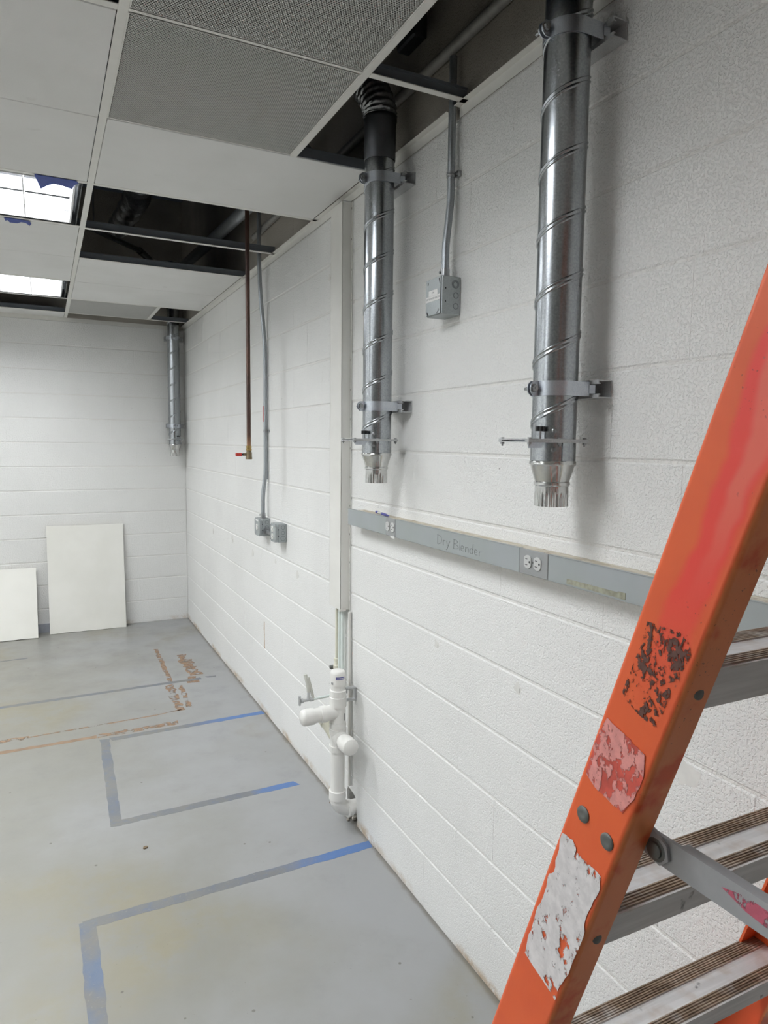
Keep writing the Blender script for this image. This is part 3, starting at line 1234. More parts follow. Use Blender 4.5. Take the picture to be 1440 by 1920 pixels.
def text_faces(m, body, size, to3, mi=0):
    cu = bpy.data.curves.new('txt', 'FONT')
    cu.body = body
    cu.size = size
    cu.align_x = 'CENTER'
    cu.align_y = 'CENTER'
    ob = bpy.data.objects.new('txt', cu)
    COL.objects.link(ob)
    me = bpy.data.meshes.new_from_object(ob.evaluated_get(bpy.context.evaluated_depsgraph_get()))
    m.add([to3(v.co.x, v.co.y) for v in me.vertices], [tuple(p.vertices) for p in me.polygons], mi)
    bpy.data.objects.remove(ob, do_unlink=True)
    bpy.data.meshes.remove(me)


# junction box between the two ducts
BX = (-.0720, .0460, .1360, 2.052, 2.166)       # front x, y0, y1, z0, z1
t = thing('junction_box', 'square grey steel junction box with white printed labels between the two near ducts', 'electrical box', (0, .091, 2.052))
xf, y0, y1, z0, z1 = BX
m = MB().bbox(xf + .004, -.0005, y0, y1, z0, z1, .002)
body = m.build('box_body', M['boxsteel'], t)
m = MB()
for (x, z, r) in ((-.020, 2.143, .0115), (-.020, 2.143, .0082), (-.018, 2.110, .0085), (-.018, 2.078, .0085)):
    ring_mb(m, (x, y0, z), (0, -1, 0), r)
m.build('knockout', M['knock'], body)['kind'] = 'stuff'
m = MB()
for z in (2.090, 2.129):
    m.cyl((-.055, y0 + .001, z), (-.055, y0 - .0004, z), .0024, n=10)
m.build('screw_hole', M['black'], body)['kind'] = 'stuff'
m = MB().bbox(xf, xf + .0018, y0 + .003, y1 - .001, z0 + .002, z1 - .002, .0007)
cv = m.build('cover', M['boxsteel'], t)
for (yy, zz) in ((y0 + .013, z0 + .013), (y1 - .012, z1 - .014)):
    MB().lathe((xf, yy, zz), (-1, 0, 0), [(0, .0042), (.0012, .0042), (.0022, .0022)], 14).build('cover_screw', M['steel'], cv)
m = MB()
m.prism([(y0 + .020, z0 + .004), (y0 + .024, z0 + .004), (y0 + .017, z0 + .011), (y0 + .014, z0 + .010)], lambda p, q: (xf - .0004, p, q), (.0003, 0, 0))
m.prism([(y1 - .018, z0 + .004), (y1 - .012, z0 + .002), (y1 - .006, z0 + .014), (y1 - .010, z0 + .015)], lambda p, q: (xf - .0004, p, q), (.0003, 0, 0))
m.prism([(y0 + .003, z1 - .024), (y0 + .010, z1 - .006), (y0 + .013, z1 - .008), (y0 + .008, z1 - .022)], lambda p, q: (xf - .0004, p, q), (.0003, 0, 0))
m.build('keyhole_slot', M['black'], cv)['kind'] = 'stuff'
m = MB()
m.box(xf - .0007, xf - .0001, y0 + .018, y0 + .072, 2.1125, 2.129)
m.box(xf - .0007, xf - .0001, y0 + .006, y1 - .003, 2.0955, 2.112)
text_faces(m, 'LPN', .0085, lambda a, b: (xf - .0009, y0 + .045 - a, 2.1205 + b), 1)
text_faces(m, 'DRY BLENDER #1A/E 32', .0078, lambda a, b: (xf - .0009, (y0 + y1) / 2 + .0015 - a, 2.1040 + b), 1)
m.build('printed_label', [M['labelwhite'], M['ink']], cv)

t = thing('conduit', 'grey steel conduit dropping from the ceiling into the junction box', 'conduit', (-.03, .085, 2.166))
MB().tube([(-.022, .082, 2.815), (-.022, .082, 2.60), (-.022, .081, 2.42), (-.026, .081, 2.36), (-.036, .081, 2.27), (-.037, .081, 2.225), (-.037, .081, 2.168)], .0116, 18).build('tube', M['emt'], t, smooth=50)
m = MB().lathe((-.037, .081, 2.167), (0, 0, 1), [(0, .0165), (.006, .0165), (.006, .0142), (.026, .0142), (.027, .0125)], 20)
m.lathe((-.037 - .013, .081 + .004, 2.183), (-1, .3, 0), [(0, .004), (.005, .004), (.006, .003)], 10)
m.build('connector', M['steel'], t, smooth=40)
m = MB().lathe((-.022, .082, 2.466), (0, 0, 1), [(0, .0122), (0, .0136), (.005, .0136), (.007, .0146), (.009, .0146), (.011, .0136), (.016, .0136), (.016, .0122)], 20)
m.bbox(-.012, -.001, .058, .074, 2.466, 2.484, .001)
m.cyl((-.012, .064, 2.475), (-.0155, .064, 2.475), .004, n=8)
m.build('strap', M['steel'], t)


def outlet_face(m, c, ax_u, ax_v, nrm, s=1.0, mi=0, mh=1):
    # a receptacle face (two flats, rounded ends) with slots; u: long axis
    c, u, v, n = Vector(c), Vector(ax_u), Vector(ax_v), Vector(nrm)
    poly = []
    R, cut = .0172 * s, .0142 * s
    for i in range(40):
        a = 2 * math.pi * i / 40
        p, q = R * math.cos(a), R * math.sin(a)
        q = max(-cut, min(cut, q))
        poly.append((p, q))
    m.prism(poly, lambda a, b: c + u * a + v * b, n * .003, mi)
    for (a0, a1, b0, b1) in ((-.0090, -.0072, -.0045, .0045), (.0062, .0078, -.004, .004)):
        pts = [(a0 * s, b0 * s), (a1 * s, b0 * s), (a1 * s, b1 * s), (a0 * s, b1 * s)]
        m.prism(pts, lambda a, b: c + n * .0029 + u * a + v * (b + .004 * s), n * .0004, mh)
    pts = [(math.cos(k * math.pi / 6) * .003 * s, math.sin(k * math.pi / 6) * .003 * s) for k in range(12)]
    m.prism(pts, lambda a, b: c + n * .0029 + u * a + v * (b - .0085 * s), n * .0004, mh)


def outlet_box(lab, y0, y1, z0, z1, xf, kind):
    t = thing('outlet_box', lab, 'electrical box', (0, (y0 + y1) / 2, z0), group='steel outlet boxes on the white block wall')
    b = MB().bbox(xf + .014, -.0005, y0, y1, z0, z1, .003)
    body = b.build('box_body', M['boxsteel'], t)
    # raised cover with clipped corners
    k = .013
    poly = [(y0 + k, z0), (y1 - k, z0), (y1, z0 + k), (y1, z1 - k), (y1 - k, z1), (y0 + k, z1), (y0, z1 - k), (y0, z0 + k)]
    c = MB().prism(poly, lambda p, q: (xf, p, q), (.014, 0, 0))
    cv = c.build('cover', M['boxsteel'], t)
    for (yy, zz) in ((y0 + .009, z0 + .012), (y0 + .009, z1 - .012), (y1 - .009, z0 + .012), (y1 - .009, z1 - .012)):
        MB().lathe((xf + .001, yy, zz), (-1, 0, 0), [(0, .0048), (.0022, .0048), (.0032, .002)], 12).build('cover_screw', M['steel'], cv)
    cy = (y0 + y1) / 2
    cz = (z0 + z1) / 2
    if kind == 'single':
        q = MB()
        outlet_face(q, (xf, cy, cz), (0, 0, 1), (0, 1, 0), (-1, 0, 0), 1.05)
        q.build('receptacle', [M['recepw'], M['ink']], cv)
        MB().box(xf - .0006, xf, cy - .022, cy + .028, z1 - .018, z1 - .008).build('label_strip', M['labelwhite'], cv)
    else:
        for dz in (-.0205, .0205):
            q = MB()
            outlet_face(q, (xf, cy + .008, cz + dz), (0, 0, 1), (0, 1, 0), (-1, 0, 0), 1.0)
            q.build('receptacle', [M['recepw'], M['ink']], cv)
        MB().box(xf - .0006, xf, cy - .024, cy - .016, cz - .024, cz + .024).build('label_strip', M['labelwhite'], cv)
    q = MB()
    zs = (z0 + .022, z0 + .052, z0 + .081)
    for i, z in enumerate(zs):
        ring_mb(q, (-.022, y0, z), (0, -1, 0), .0125 if (i == 0 and kind != 'single') else .0095)
    q.build('knockout', M['knock'], body)['kind'] = 'stuff'
    q = MB()
    for z in (z0 + .036, z0 + .070):
        q.cyl((-.048, y0 + .001, z), (-.048, y0 - .0004, z), .0030, n=10)
    q.build('screw_hole', M['black'], body)['kind'] = 'stuff'
    return t


tb1 = outlet_box('left grey outlet box with one white receptacle at the end of the conduit', 2.046, 2.152, 1.112, 1.214, -.0640, 'single')
tb2 = outlet_box('right grey outlet box with two white receptacles, joined to its neighbour by a nipple', 1.743, 1.838, 1.116, 1.216, -.0640, 'duplex')
m = MB().lathe((-.024, 2.046, 1.142), (0, -1, 0), [(0, .020), (.012, .020), (.012, .0165), (.035, .0165), (.035, .0145), (.16, .0145), (.16, .0165), (.185, .0165), (.185, .0200), (.2075, .0200)], 24)
tag(m.build('conduit_nipple', M['steel'], smooth=40, origin=(-.024, 2.046, 1.142)), 'short threaded nipple joining the two grey outlet boxes', 'conduit')

t = thing('conduit', 'long grey steel conduit running down the wall to the two outlet boxes', 'conduit', (-.03, 2.08, 1.214))
MB().tube([(-.048, 2.08, 3.74), (-.048, 2.08, 2.75), (-.046, 2.08, 2.60), (-.040, 2.08, 2.46), (-.024, 2.08, 2.28), (-.0165, 2.08, 2.15), (-.0165, 2.08, 1.75), (-.0165, 2.08, 1.52), (-.022, 2.08, 1.44), (-.032, 2.08, 1.36), (-.034, 2.08, 1.29), (-.034, 2.08, 1.216)], .0116, 16).build('tube', M['emt'], t, smooth=50)
m = MB().lathe((-.034, 2.08, 1.215), (0, 0, 1), [(0, .0165), (.005, .0165), (.005, .0142), (.028, .0142), (.029, .0125)], 18)
m.lathe((-.034 - .012, 2.08 + .006, 1.233), (-1, .5, 0), [(0, .004), (.007, .004), (.008, .003)], 10)
m.build('connector', M['steel'], t, smooth=40)
m = MB().lathe((-.0165, 2.08, 1.710), (0, 0, 1), [(0, .0120), (0, .0135), (.016, .0135), (.016, .0120)], 18)
m.bbox(-.010, -.001, 2.050, 2.070, 1.711, 1.725, .001)
m.build('strap', M['steel'], t)
MB().lathe((-.0165, 2.08, 1.44), (0, 0, 1), [(0, .0118), (0, .0132), (.05, .0132), (.05, .0118)], 18).build('coupling', M['emt'], t, smooth=40)
MB().box(-.0290, -.0275, 2.079, 2.088, 1.77, 1.86).build('red_sticker', M['redplastic'], t)

# copper drop with a valve
t = thing('copper_pipe', 'tarnished copper pipe hanging from the ceiling with a red handled valve', 'pipe', (-.2, 1.765, 1.565))
cx, cy = -.200, 1.765
MB().tube([(cx, cy, 3.75), (cx, cy, 1.63)], .0111, 18, smooth=0).build('tube', M['copper'], t, smooth=50)
MB().lathe((cx, cy, 1.609), (0, 0, 1), [(0, .0115), (.002, .0152), (.008, .0152), (.010, .0128), (.016, .0138), (.024, .0138), (.026, .0118)], 20).build('valve_nut', M['brass'], t, smooth=40)
v = MB().lathe((cx, cy, 1.564), (0, 0, 1), [(0, .0168), (.010, .0168), (.012, .0158), (.036, .0158), (.037, .0130), (.046, .0130)], 20)
v.cyl((cx, cy, 1.589), (cx - .032, cy, 1.589), .0072, n=14)
vb = v.build('valve_body', M['brassold'], t, smooth=40)
h = MB().bbox(cx - .040, cx - .030, cy - .008, cy + .008, 1.5835, 1.5945, .001, 1)
h.bbox(cx - .070, cx - .038, cy - .009, cy + .009, 1.580, 1.597, .0025, 0)
h.build('valve_handle', [M['redplastic'], M['blackplastic']], vb)

# ------------------------------------------------------------------ white chase, tubes and drain
t = thing('wall_chase', 'white painted box chase running down the block wall to just above the drain', 'chase', (-.022, .948, .93))
m = MB()
X, ya, yb = -.044, .886, 1.011
zb, zt = .938, 2.636
m.box(X, X + .0012, ya, yb, zb, zt)
m.box(X, -.001, ya, ya + .0012, zb, zt)
m.box(X, -.001, yb - .0012, yb, zb, zt)
m.box(X, -.001, ya, yb, zt - .0015, zt)
m.build('cover', M['white'], t)
m = MB().bbox(-.0035, -.0008, ya - .010, ya + .001, zb, zt, .0008)
m.build('flange', M['white'], t)
m = MB()
for i in range(14):
    z = 1.02 + i * .122
    m.box(-.0042, -.0034, ya - .0045, ya - .0020, z, z + .008)
m.build('fixing_screw', M['chip'], t)['kind'] = 'stuff'
m = MB()
for (a, b, c) in ((.886, .896, .006), (.90, .905, .004), (.93, .94, .003)):
    m.box(X - .0005, X + .006, a, b, zb - c, zb + .002)
m.box(-.046, -.02, ya - .004, ya + .004, zb - .004, zb + .006)
m.build('torn_edge', M['white'], t)['kind'] = 'stuff'

for i, (y, r, zb2, mat, lab) in enumerate(((.968, .0068, .655, 'pvcold', 'leftmost cream tube below the chase, ending in a small valve'), (.934, .0074, .600, 'pex', 'middle pale tube below the white chase'),
                                           (.902, .0080, .600, 'pex', 'right pale tube below the white chase'))):
    t = thing('water_tube', lab, 'tube', (-.026, y, zb2), group='thin tubes under the chase')
    MB().tube([(-.026, y, .962), (-.026, y, zb2)], r, 14, smooth=0).build('tube', M[mat], t, smooth=50)
    if i == 0:
        m = MB().lathe((-.026, y, .640), (0, 0, 1), [(0, .012), (.012, .015), (.03, .015), (.034, .010), (.05, .010), (.052, .012), (.062, .012), (.064, .0085)], 16)
        m.build('valve_body', M['pvcold'], t, smooth=40)
        MB().bbox(-.050, -.026, y + .010, y + .028, .648, .664, .002).build('valve_lever', M['greysteel'], t)
    else:
        MB().lathe((-.026, y, zb2 - .004), (0, 0, 1), [(0, r + .004), (.02, r + .004), (.022, r + .001)], 14).build('end_fitting', M['pvc'], t, smooth=40)
t = thing('wall_conduit', 'slim white painted conduit against the wall behind the drain stack', 'conduit', (-.012, .835, .15))
MB().tube([(-.0100, .862, .934), (-.0100, .852, .16)], .0070, 12, smooth=0).build('tube', M['white'], t, smooth=50)
m = MB()
m.box(-.046, -.002, .806, .828, .612, .618)
m.box(-.046, -.002, .806, .828, .560, .566)
m.box(-.006, -.002, .806, .828, .566, .612)
m.box(-.046, -.042, .806, .828, .598, .612)
m.build('strut_clip', M['strut'], t)

t = thing('drain_stack', 'white plastic drain stack with capped branches rising from the floor beside the wall', 'drain pipe', (-.085, .808, 0))
ax, ay = -.085, .808
RP = .0302
MB().lathe((ax, ay, 0), (0, 0, 1), [(.12, RP), (.68, RP)], 32).build('pipe', M['pvc'], t, smooth=40)
m = MB().lathe((ax, ay, 0), (0, 0, 1), [(.618, .0292), (.640, .0292), (.641, .0325), (.690, .0325), (.700, .0300), (.7045, .024), (.7055, .001)], 32)
cp = m.build('top_cap', M['pvc'], t, smooth=40)
m = MB()


def band(m, r, z0, z1, a0, a1, mi=0, n=14, c=(ax, ay)):
    vs, fs = [], []
    for i in range(n + 1):
        a = a0 + (a1 - a0) * i / n
        for z in (z0, z1):
            vs.append((c[0] + math.cos(a) * r, c[1] + math.sin(a) * r, z))
    for i in range(n):
        fs.append((2 * i, 2 * i + 2, 2 * i + 3, 2 * i + 1))
    m.add(vs, fs, mi)


band(m, .0328, .672, .683, math.radians(-128), math.radians(-60))
for k in range(9):
    a = math.radians(-122 + k * 6.5)
    band(m, .0330, .6755, .6795, a, a + math.radians(4), 1, 2)
m.build('printed_band', [M['blueprint'], M['labelwhite']], cp)
m = MB()
band(m, .0328, .648, .658, math.radians(-172), math.radians(-150))
m.build('code_print', M['greyprint'], cp)
m = MB().lathe((ax, ay, 0), (0, 0, 1), [(.548, .0302), (.549, .0368), (.590, .0368), (.5915, .0345), (.618, .0345), (.619, .0320), (.622, .0302)], 36)
m.build('upper_hub', M['pvc'], t, smooth=40)
m = MB().lathe((ax, ay, 0), (0, 0, 1), [(.478, .0302), (.4785, .0330), (.548, .0330)], 36)
tb = m.build('upper_tee', M['pvc'], t, smooth=40)
m = MB()
band(m, .0333, .490, .522, math.radians(-62), math.radians(-48))
m.build('code_print', M['greyprint'], tb)
m = MB().lathe((ax, ay, 0), (0, 0, 1), [(.428, .0302), (.4285, .0362), (.452, .0370), (.453, .0355), (.478, .0355), (.4785, .0302)], 36)
m.build('middle_hub', M['pvc'], t, smooth=40)
m = MB().lathe((ax, ay, 0), (0, 0, 1), [(.352, .0302), (.353, .0362), (.378, .0362), (.379, .0325), (.428, .0325)], 36)
m.build('lower_tee', M['pvc'], t, smooth=40)
# branch to the room with a dome cap
d = Vector((-1, 0, -.02)).normalized()
m = MB().lathe((ax, ay, .524), d, [(0, .0320), (.052, .0320), (.053, .0350), (.080, .0350), (.081, .0300), (.112, .0300)], 32)
br = m.build('room_branch', M['pvc'], t, smooth=40)
MB().lathe(Vector((ax, ay, .524)) + d * .110, d, [(0, .0345), (.036, .0350), (.048, .0325), (.055, .024), (.058, .001)], 32).build('branch_cap', M['pvc'], br, smooth=40)
d = Vector((-.03, -1, .10)).normalized()
m = MB().lathe((ax, ay, .412), d, [(0, .0310), (.045, .0310), (.046, .0345), (.066, .0345), (.067, .0300), (.094, .0300)], 32)
br = m.build('front_branch', M['pvc'], t, smooth=40)
MB().lathe(Vector((ax, ay, .412)) + d * .092, d, [(0, .0350), (.050, .0352), (.060, .0320), (.066, .022), (.068, .001)], 32).build('branch_cap', M['pvc'], br, smooth=40)
d = Vector((-.25, .85, .62)).normalized()
m = MB().lathe((ax, ay, .405), d, [(0, .0300), (.085, .0300), (.086, .0330), (.120, .0330), (.120, .0270), (.116, .001)], 32)
m.build('rear_wye', M['pvcold'], t, smooth=40)
m = MB().lathe((ax, ay, 0), (0, 0, 1), [(.138, .0345), (.139, .0362), (.176, .0362), (.178, .0302)], 36)
m.build('elbow_hub', M['pvc'], t, smooth=40)
pts = []
for i in range(9):
    a = math.radians(90 * i / 8)
    pts.append((ax + .070 - .070 * math.cos(a), ay + .012 * i / 8, .145 - .070 * math.sin(a)))
pts.append((ax + .13, ay + .014, .075))
MB().tube(pts, .0315, 28, smooth=0).build('floor_elbow', M['pvc'], t, smooth=50)
MB().lathe((ax + .045, ay + .008, .0755), (1, .1, 0), [(0, .0318), (.001, .0365), (.022, .0365), (.023, .0318)], 32).build('elbow_collar', M['pvc'], t, smooth=40)

t = thing('drain_hose', 'small valve with clear hose standing beside the capped drain branch', 'hose', (-.15, .90, .56))
MB().tube([(-.03, .905, .560), (-.180, .905, .556)], .0062, 12, smooth=0).build('tube', M['pex'], t, smooth=50)
m = MB().lathe((-.160, .905, .556), (-1, 0, 0), [(0, .009), (.014, .009), (.015, .0065), (.045, .0065), (.046, .010), (.056, .010)], 14)
m.cyl((-.181, .905, .560), (-.181, .905, .596), .0068, n=12)
m.build('valve_body', M['strut'], t, smooth=40)
m = MB().bbox(-.226, -.217, .899, .911, .536, .580, .002)
m.build('valve_handle', M['strut'], t)
MB().tube([(-.181, .905, .590), (-.184, .908, .62), (-.193, .912, .668)], .0075, 12).build('clear_hose', M['clear'], t, smooth=50)
MB().tube([(-.160, .905, .560), (-.169, .905, .60), (-.183, .905, .655)], .0062, 12).build('clear_hose', M['clear'], t, smooth=50)
m = MB()
for i in range(14):
    yy, xx = random.uniform(.79, .88), random.uniform(-.02, .05)
    s = random.uniform(.006, .013)
    m.bbox(xx - s, xx + s, yy - s, yy + s, 0, s * 1.3, s * .45)
tag(m.build('rubble', M['bare'], origin=(.0, .83, 0)), 'crumbs of broken block under the drain elbow in the wall hole', 'rubble', kind='stuff')

# ------------------------------------------------------------------ grey surface raceway
RZ0, RZ1, RX = 1.3225, 1.3880, -.0500
YE = -2.60
t = thing('wall_raceway', 'long grey metal wiring raceway with outlets mounted along the white block wall', 'raceway', (0, 0, RZ0), group=None)
m = MB().box(RX + .003, -.0008, YE, .735, RZ0 + .0012, RZ1 - .0012)
m.build('channel', M['chantop'], t)


def cover(y0, y1):
    c = MB().bbox(RX, RX + .0022, y0, y1, RZ0, RZ1, .0008)
    c.box(RX, RX + .011, y0, y1, RZ1 - .0012, RZ1)
    c.box(RX, RX + .011, y0, y1, RZ0, RZ0 + .0012)
    return c.build('cover', M['raceway'], t)


cover(.4415, .795)
c2 = cover(-.3490, .3660)
c3 = cover(-1.085, -.4660)
cover(YE, -1.088)


def outlet_plate(y0, y1):
    m = MB().bbox(RX - .0012, RX + .004, y0 + .001, y1 - .001, RZ0 - .0005, RZ1 + .0005, .0018)
    p = m.build('outlet_plate', M['plate'], t)
    cy = (y0 + y1) / 2
    for dy in (-.0195, .0195):
        q = MB()
        outlet_face(q, (RX - .0012, cy + dy, (RZ0 + RZ1) / 2 + .002), (0, 0, 1), (0, 1, 0), (-1, 0, 0), 1.0)
        q.build('receptacle', [M['recep'], M['ink']], p)
    q = MB().lathe((RX - .0010, cy, (RZ0 + RZ1) / 2 + .002), (-1, 0, 0), [(0, .0032), (.0014, .0028)], 12)
    q.build('plate_screw', M['greysteel'], p)


outlet_plate(.3665, .4410)
outlet_plate(-.4655, -.3495)
m = MB()
m.box(RX - .0007, RX, -.720, -.535, 1.3275, 1.3395)
m.box(RX - .0010, RX, -.722, -.700, 1.3270, 1.3420)
m.build('glue_residue', M['gluestrip'], c3)
m = MB()
m.prism([(.370, RZ0 - .006), (.400, RZ0 - .004), (.405, RZ0 + .002), (.370, RZ0 + .003)], lambda p, q: (RX - .0014, p, q), (.002, 0, 0))
m.build('torn_paper', M['labelwhite'], t)
# pencil handwriting: Dry Blender
strokes = [
    [(0, 1), (0, 0)], [(-.06, .98), (.28, .92), (.42, .62), (.36, .22), (.05, -.02)],                       # D
    [(.60, .60), (.60, .02)], [(.60, .42), (.68, .56), (.80, .58)],                                          # r
    [(.92, .60), (1.02, .22), (1.10, .10)], [(1.24, .62), (1.10, .10), (.98, -.30), (.90, -.34)],             # y
    [(1.66, 1.0), (1.66, 0)], [(1.60, .98), (1.92, .92), (1.98, .70), (1.70, .52), (2.02, .40), (2.06, .14), (1.64, 0)],   # B
    [(2.24, 1.02), (2.24, .02)],                                                                             # l
    [(2.36, .26), (2.58, .34), (2.56, .52), (2.42, .54), (2.36, .30), (2.42, .06), (2.62, .08)],             # e
    [(2.78, .52), (2.78, .02)], [(2.78, .36), (2.90, .52), (3.02, .46), (3.04, .02)],                         # n
    [(3.42, .48), (3.28, .54), (3.18, .30), (3.24, .06), (3.38, .08), (3.44, .30)], [(3.46, 1.02), (3.42, .02)],   # d
    [(3.60, .26), (3.82, .34), (3.80, .52), (3.66, .54), (3.60, .30), (3.66, .06), (3.86, .08)],             # e
    [(4.02, .50), (4.02, .02)], [(4.02, .34), (4.10, .46), (4.22, .48)],                                      # r
]
m = MB()
S = .0300
for st in strokes:
    pts = [(RX - .0002, .072 - p * S * 1.95, 1.3405 + q * S - p * .0012) for p, q in st]
    m.tube(pts, .00055, 6, smooth=5)
m.build('handwriting', M['pencil'], c2)['kind'] = 'stuff'

# pen lying on the raceway
t = thing('pen', 'blue and clear pen lying on top of the grey raceway', 'pen', (-.036, .50, RZ1 + .006))
p0, p1 = Vector((-.026, .575, RZ1 + .0062)), Vector((-.042, .432, RZ1 + .0050))
d = (p1 - p0)
L = d.length
d.normalize()
MB().lathe(p0, d, [(0, .001), (.002, .0052), (.022, .0056), (.024, .0048)], 16).build('pen_cap', M['blueprint'], t, smooth=50)
MB().lathe(p0 + d * .024, d, [(0, .0046), (.040, .0046)], 16).build('pen_barrel', M['clear'], t, smooth=50)
MB().lathe(p0 + d * .064, d, [(0, .0050), (.040, .0048), (.062, .0030), (L - .066, .0012), (L - .064, .0004)], 16).build('pen_grip', M['blueprint'], t, smooth=50)


# ------------------------------------------------------------------ leaning tiles
def lean(lab, x0, x1, yb, h, tk=.016, tilt=.0):
    yt = YB - .004 - tk
    a = math.atan2(yt - yb, h)
    t = thing('loose_ceiling_tile', lab, 'ceiling tile', ((x0 + x1) / 2, yb, 0), group='loose tiles leaning on the back wall')
    m = MB()
    n1, n2 = 14, 14
    s, c = math.sin(a), math.cos(a)

    def P(x, u, v):
        return (x, yb + u * s + v * c, u * c - v * s + .016 * s)
    edge = []
    for i in range(n1):
        edge.append((x0 + (x1 - x0) * i / n1, 0 + random.uniform(0, .003)))
    for i in range(n2):
        edge.append((x1 - random.uniform(0, .002), h * i / n2))
    for i in range(n1):
        edge.append((x1 - (x1 - x0) * i / n1, h - random.uniform(0, .002)))
    for i in range(n2):
        edge.append((x0 + random.uniform(0, .0025), h * (1 - i / n2)))
    N = len(edge)
    vs = [P(x, u, 0) for x, u in edge] + [P(x, u, tk) for x, u in edge]
    m.add(vs, [tuple(range(N))], 0)
    m.f.append(tuple(range(2 * N - 1, N - 1, -1)))
    m.m.append(0)
    for i in range(N):
        j = (i + 1) % N
        m.f.append((j, i, N + i, N + j))
        m.m.append(1)
    m.build('board', [M['panel'], M['paneledge']], t)


lean('taller white ceiling tile leaning against the back wall', -1.170, -.556, 4.578, .922)
lean('shorter white ceiling tile leaning against the back wall at the left edge', -1.866, -1.256, 4.498, .590)


# ------------------------------------------------------------------ floor tape and residue
def strip(name, p0, p1, wd, mat, lab=None, cat=None, group=None, parent=None, z=.0004, rag=.0025, n=None, taper=0):
    p0, p1 = Vector(p0), Vector(p1)
    d = (p1 - p0)
    L = d.length
    d.normalize()
    s = Vector((-d.y, d.x))
    n = n or max(4, int(L / .035))
    A, B = [], []
    for i in range(n + 1):
        u = L * i / n
        k = 1 - taper * i / n
        A.append(p0 + d * (u + (random.uniform(-.01, .01) if i in (0, n) else 0)) + s * (wd / 2 * k + random.uniform(-rag, rag)))
        B.append(p0 + d * (u + (random.uniform(-.01, .01) if i in (0, n) else 0)) - s * (wd / 2 * k + random.uniform(-rag, rag)))
    m = MB()
    N = n + 1
    vs = [(p.x, p.y, z) for p in A] + [(p.x, p.y, z) for p in B] + [(p.x, p.y, 0.0001) for p in A] + [(p.x, p.y, 0.0001) for p in B]
    fs = []
    for i in range(n):
        fs.append((N + i, N + i + 1, i + 1, i))
        fs.append((i, i + 1, 2 * N + i + 1, 2 * N + i))
        fs.append((N + i + 1, N + i, 3 * N + i, 3 * N + i + 1))
    fs.append((0, N, 3 * N, 2 * N))
    fs.append((n, N + n, 3 * N + n, 2 * N + n))
    m.add(vs, fs)
    if parent is not None:
        return m.build(name, mat, parent)
    return tag(m.build(name, mat, origin=(p0.x, p0.y, 0)), lab, cat, group)


G = 'strips of floor marking tape'
TA = make_tape('tape_worn_a', -.55, -.15)
TC = make_tape('tape_worn_c', -.34, -.22)
TD = make_tape('tape_worn_d', -.46, -.16)
TG = make_tape('tape_worn_grey', 5, 6)
TE = make_tape('tape_worn_bluegrey', 5, 6, base=(98, 112, 134), blue=(92, 112, 146))
strip('floor_tape', (-.015, 2.188), (-.885, 2.163), .046, TA, 'floor tape strip between the brown residue lines and the wall, blue at its wall end', 'tape', G, rag=.003)
strip('floor_tape', (-.916, 2.172), (-.940, 1.225), .048, TG, 'short grey floor tape strip running towards the camera in the middle of the floor', 'tape', G, z=.0007, rag=.003)
strip('floor_tape', (-.945, 1.252), (-.112, 1.262), .046, TC, 'grey floor tape strip ending in a blue tip beside the drain stack', 'tape', G)
strip('floor_tape', (-.006, .642), (-1.094, .624), .048, TD, 'long floor tape strip nearest the camera, blue where it meets the wall', 'tape', G)
strip('floor_tape', (-1.085, .644), (-1.078, -.55), .054, TE, 'blue grey floor tape strip running out of the bottom edge of the photo', 'tape', G, z=.0007)
strip('floor_tape', (-1.75, 2.922), (-.236, 2.962), .040, TG, 'farthest grey floor tape strip crossing the brown residue', 'tape', G)
strip('floor_tape', (-.192, 2.973), (-.130, 2.966), .026, TG, 'tiny leftover scrap of grey floor tape near the wall', 'tape', G)
strip('floor_tape', (-1.62, 3.93), (-1.33, 3.95), .022, TG, 'dark leftover scrap of floor tape in front of the shorter leaning tile', 'tape', G)
strip('adhesive_residue', (-.417, 3.80), (-.432, 2.96), .030, M['residue'], parent=floor, z=.0002, rag=.006)
strip('adhesive_residue', (-.452, 2.92), (-.462, 2.42), .052, M['residue'], parent=floor, z=.0002, rag=.01)
strip('adhesive_residue', (-.385, 2.88), (-.402, 2.46), .030, M['residue'], parent=floor, z=.0002, rag=.008)
strip('adhesive_residue', (-.262, 3.56), (-.250, 3.05), .080, M['residue'], parent=floor, z=.0002, rag=.016)
strip('adhesive_residue', (-.285, 3.025), (-.300, 2.90), .070, M['residue'], parent=floor, z=.0002, rag=.016)
strip('adhesive_residue', (-1.75, 2.222), (-.95, 2.234), .036, plain('brown_residue_solid', lin(148, 124, 102), .75, var=.15, sc=20), parent=floor, rag=.004)
strip('adhesive_residue', (-.95, 2.234), (-.50, 2.246), .050, M['residue'], parent=floor, z=.0002, rag=.008)
strip('adhesive_residue', (-1.75, 2.358), (-.62, 2.412), .016, M['residue'], parent=floor, z=.0002, rag=.003)
strip('adhesive_residue', (-.62, 2.412), (-.455, 2.440), .012, M['residue'], parent=floor, z=.0002, rag=.003)
strip('adhesive_residue', (-1.75, 2.350), (-1.30, 2.388), .050, M['residue'], parent=floor, z=.0003, rag=.012)
for (x, y, r, lab) in ((-.849, 1.009, .009, 'brown chip of debris lying on the open floor between two tape strips'), (-.03, 1.02, .006, 'small crumb of debris on the floor in front of the drain')):
    m = MB()
    poly = [(x + math.cos(k * .9) * r * random.uniform(.5, 1.3) * 1.4, y + math.sin(k * .9) * r * random.uniform(.5, 1.1)) for k in range(7)]
    m.prism(poly, lambda a, b: (a, b, 0.0), (0, 0, .004))
    tag(m.build('debris_chip', M['debris'], origin=(x, y, 0)), lab, 'debris')

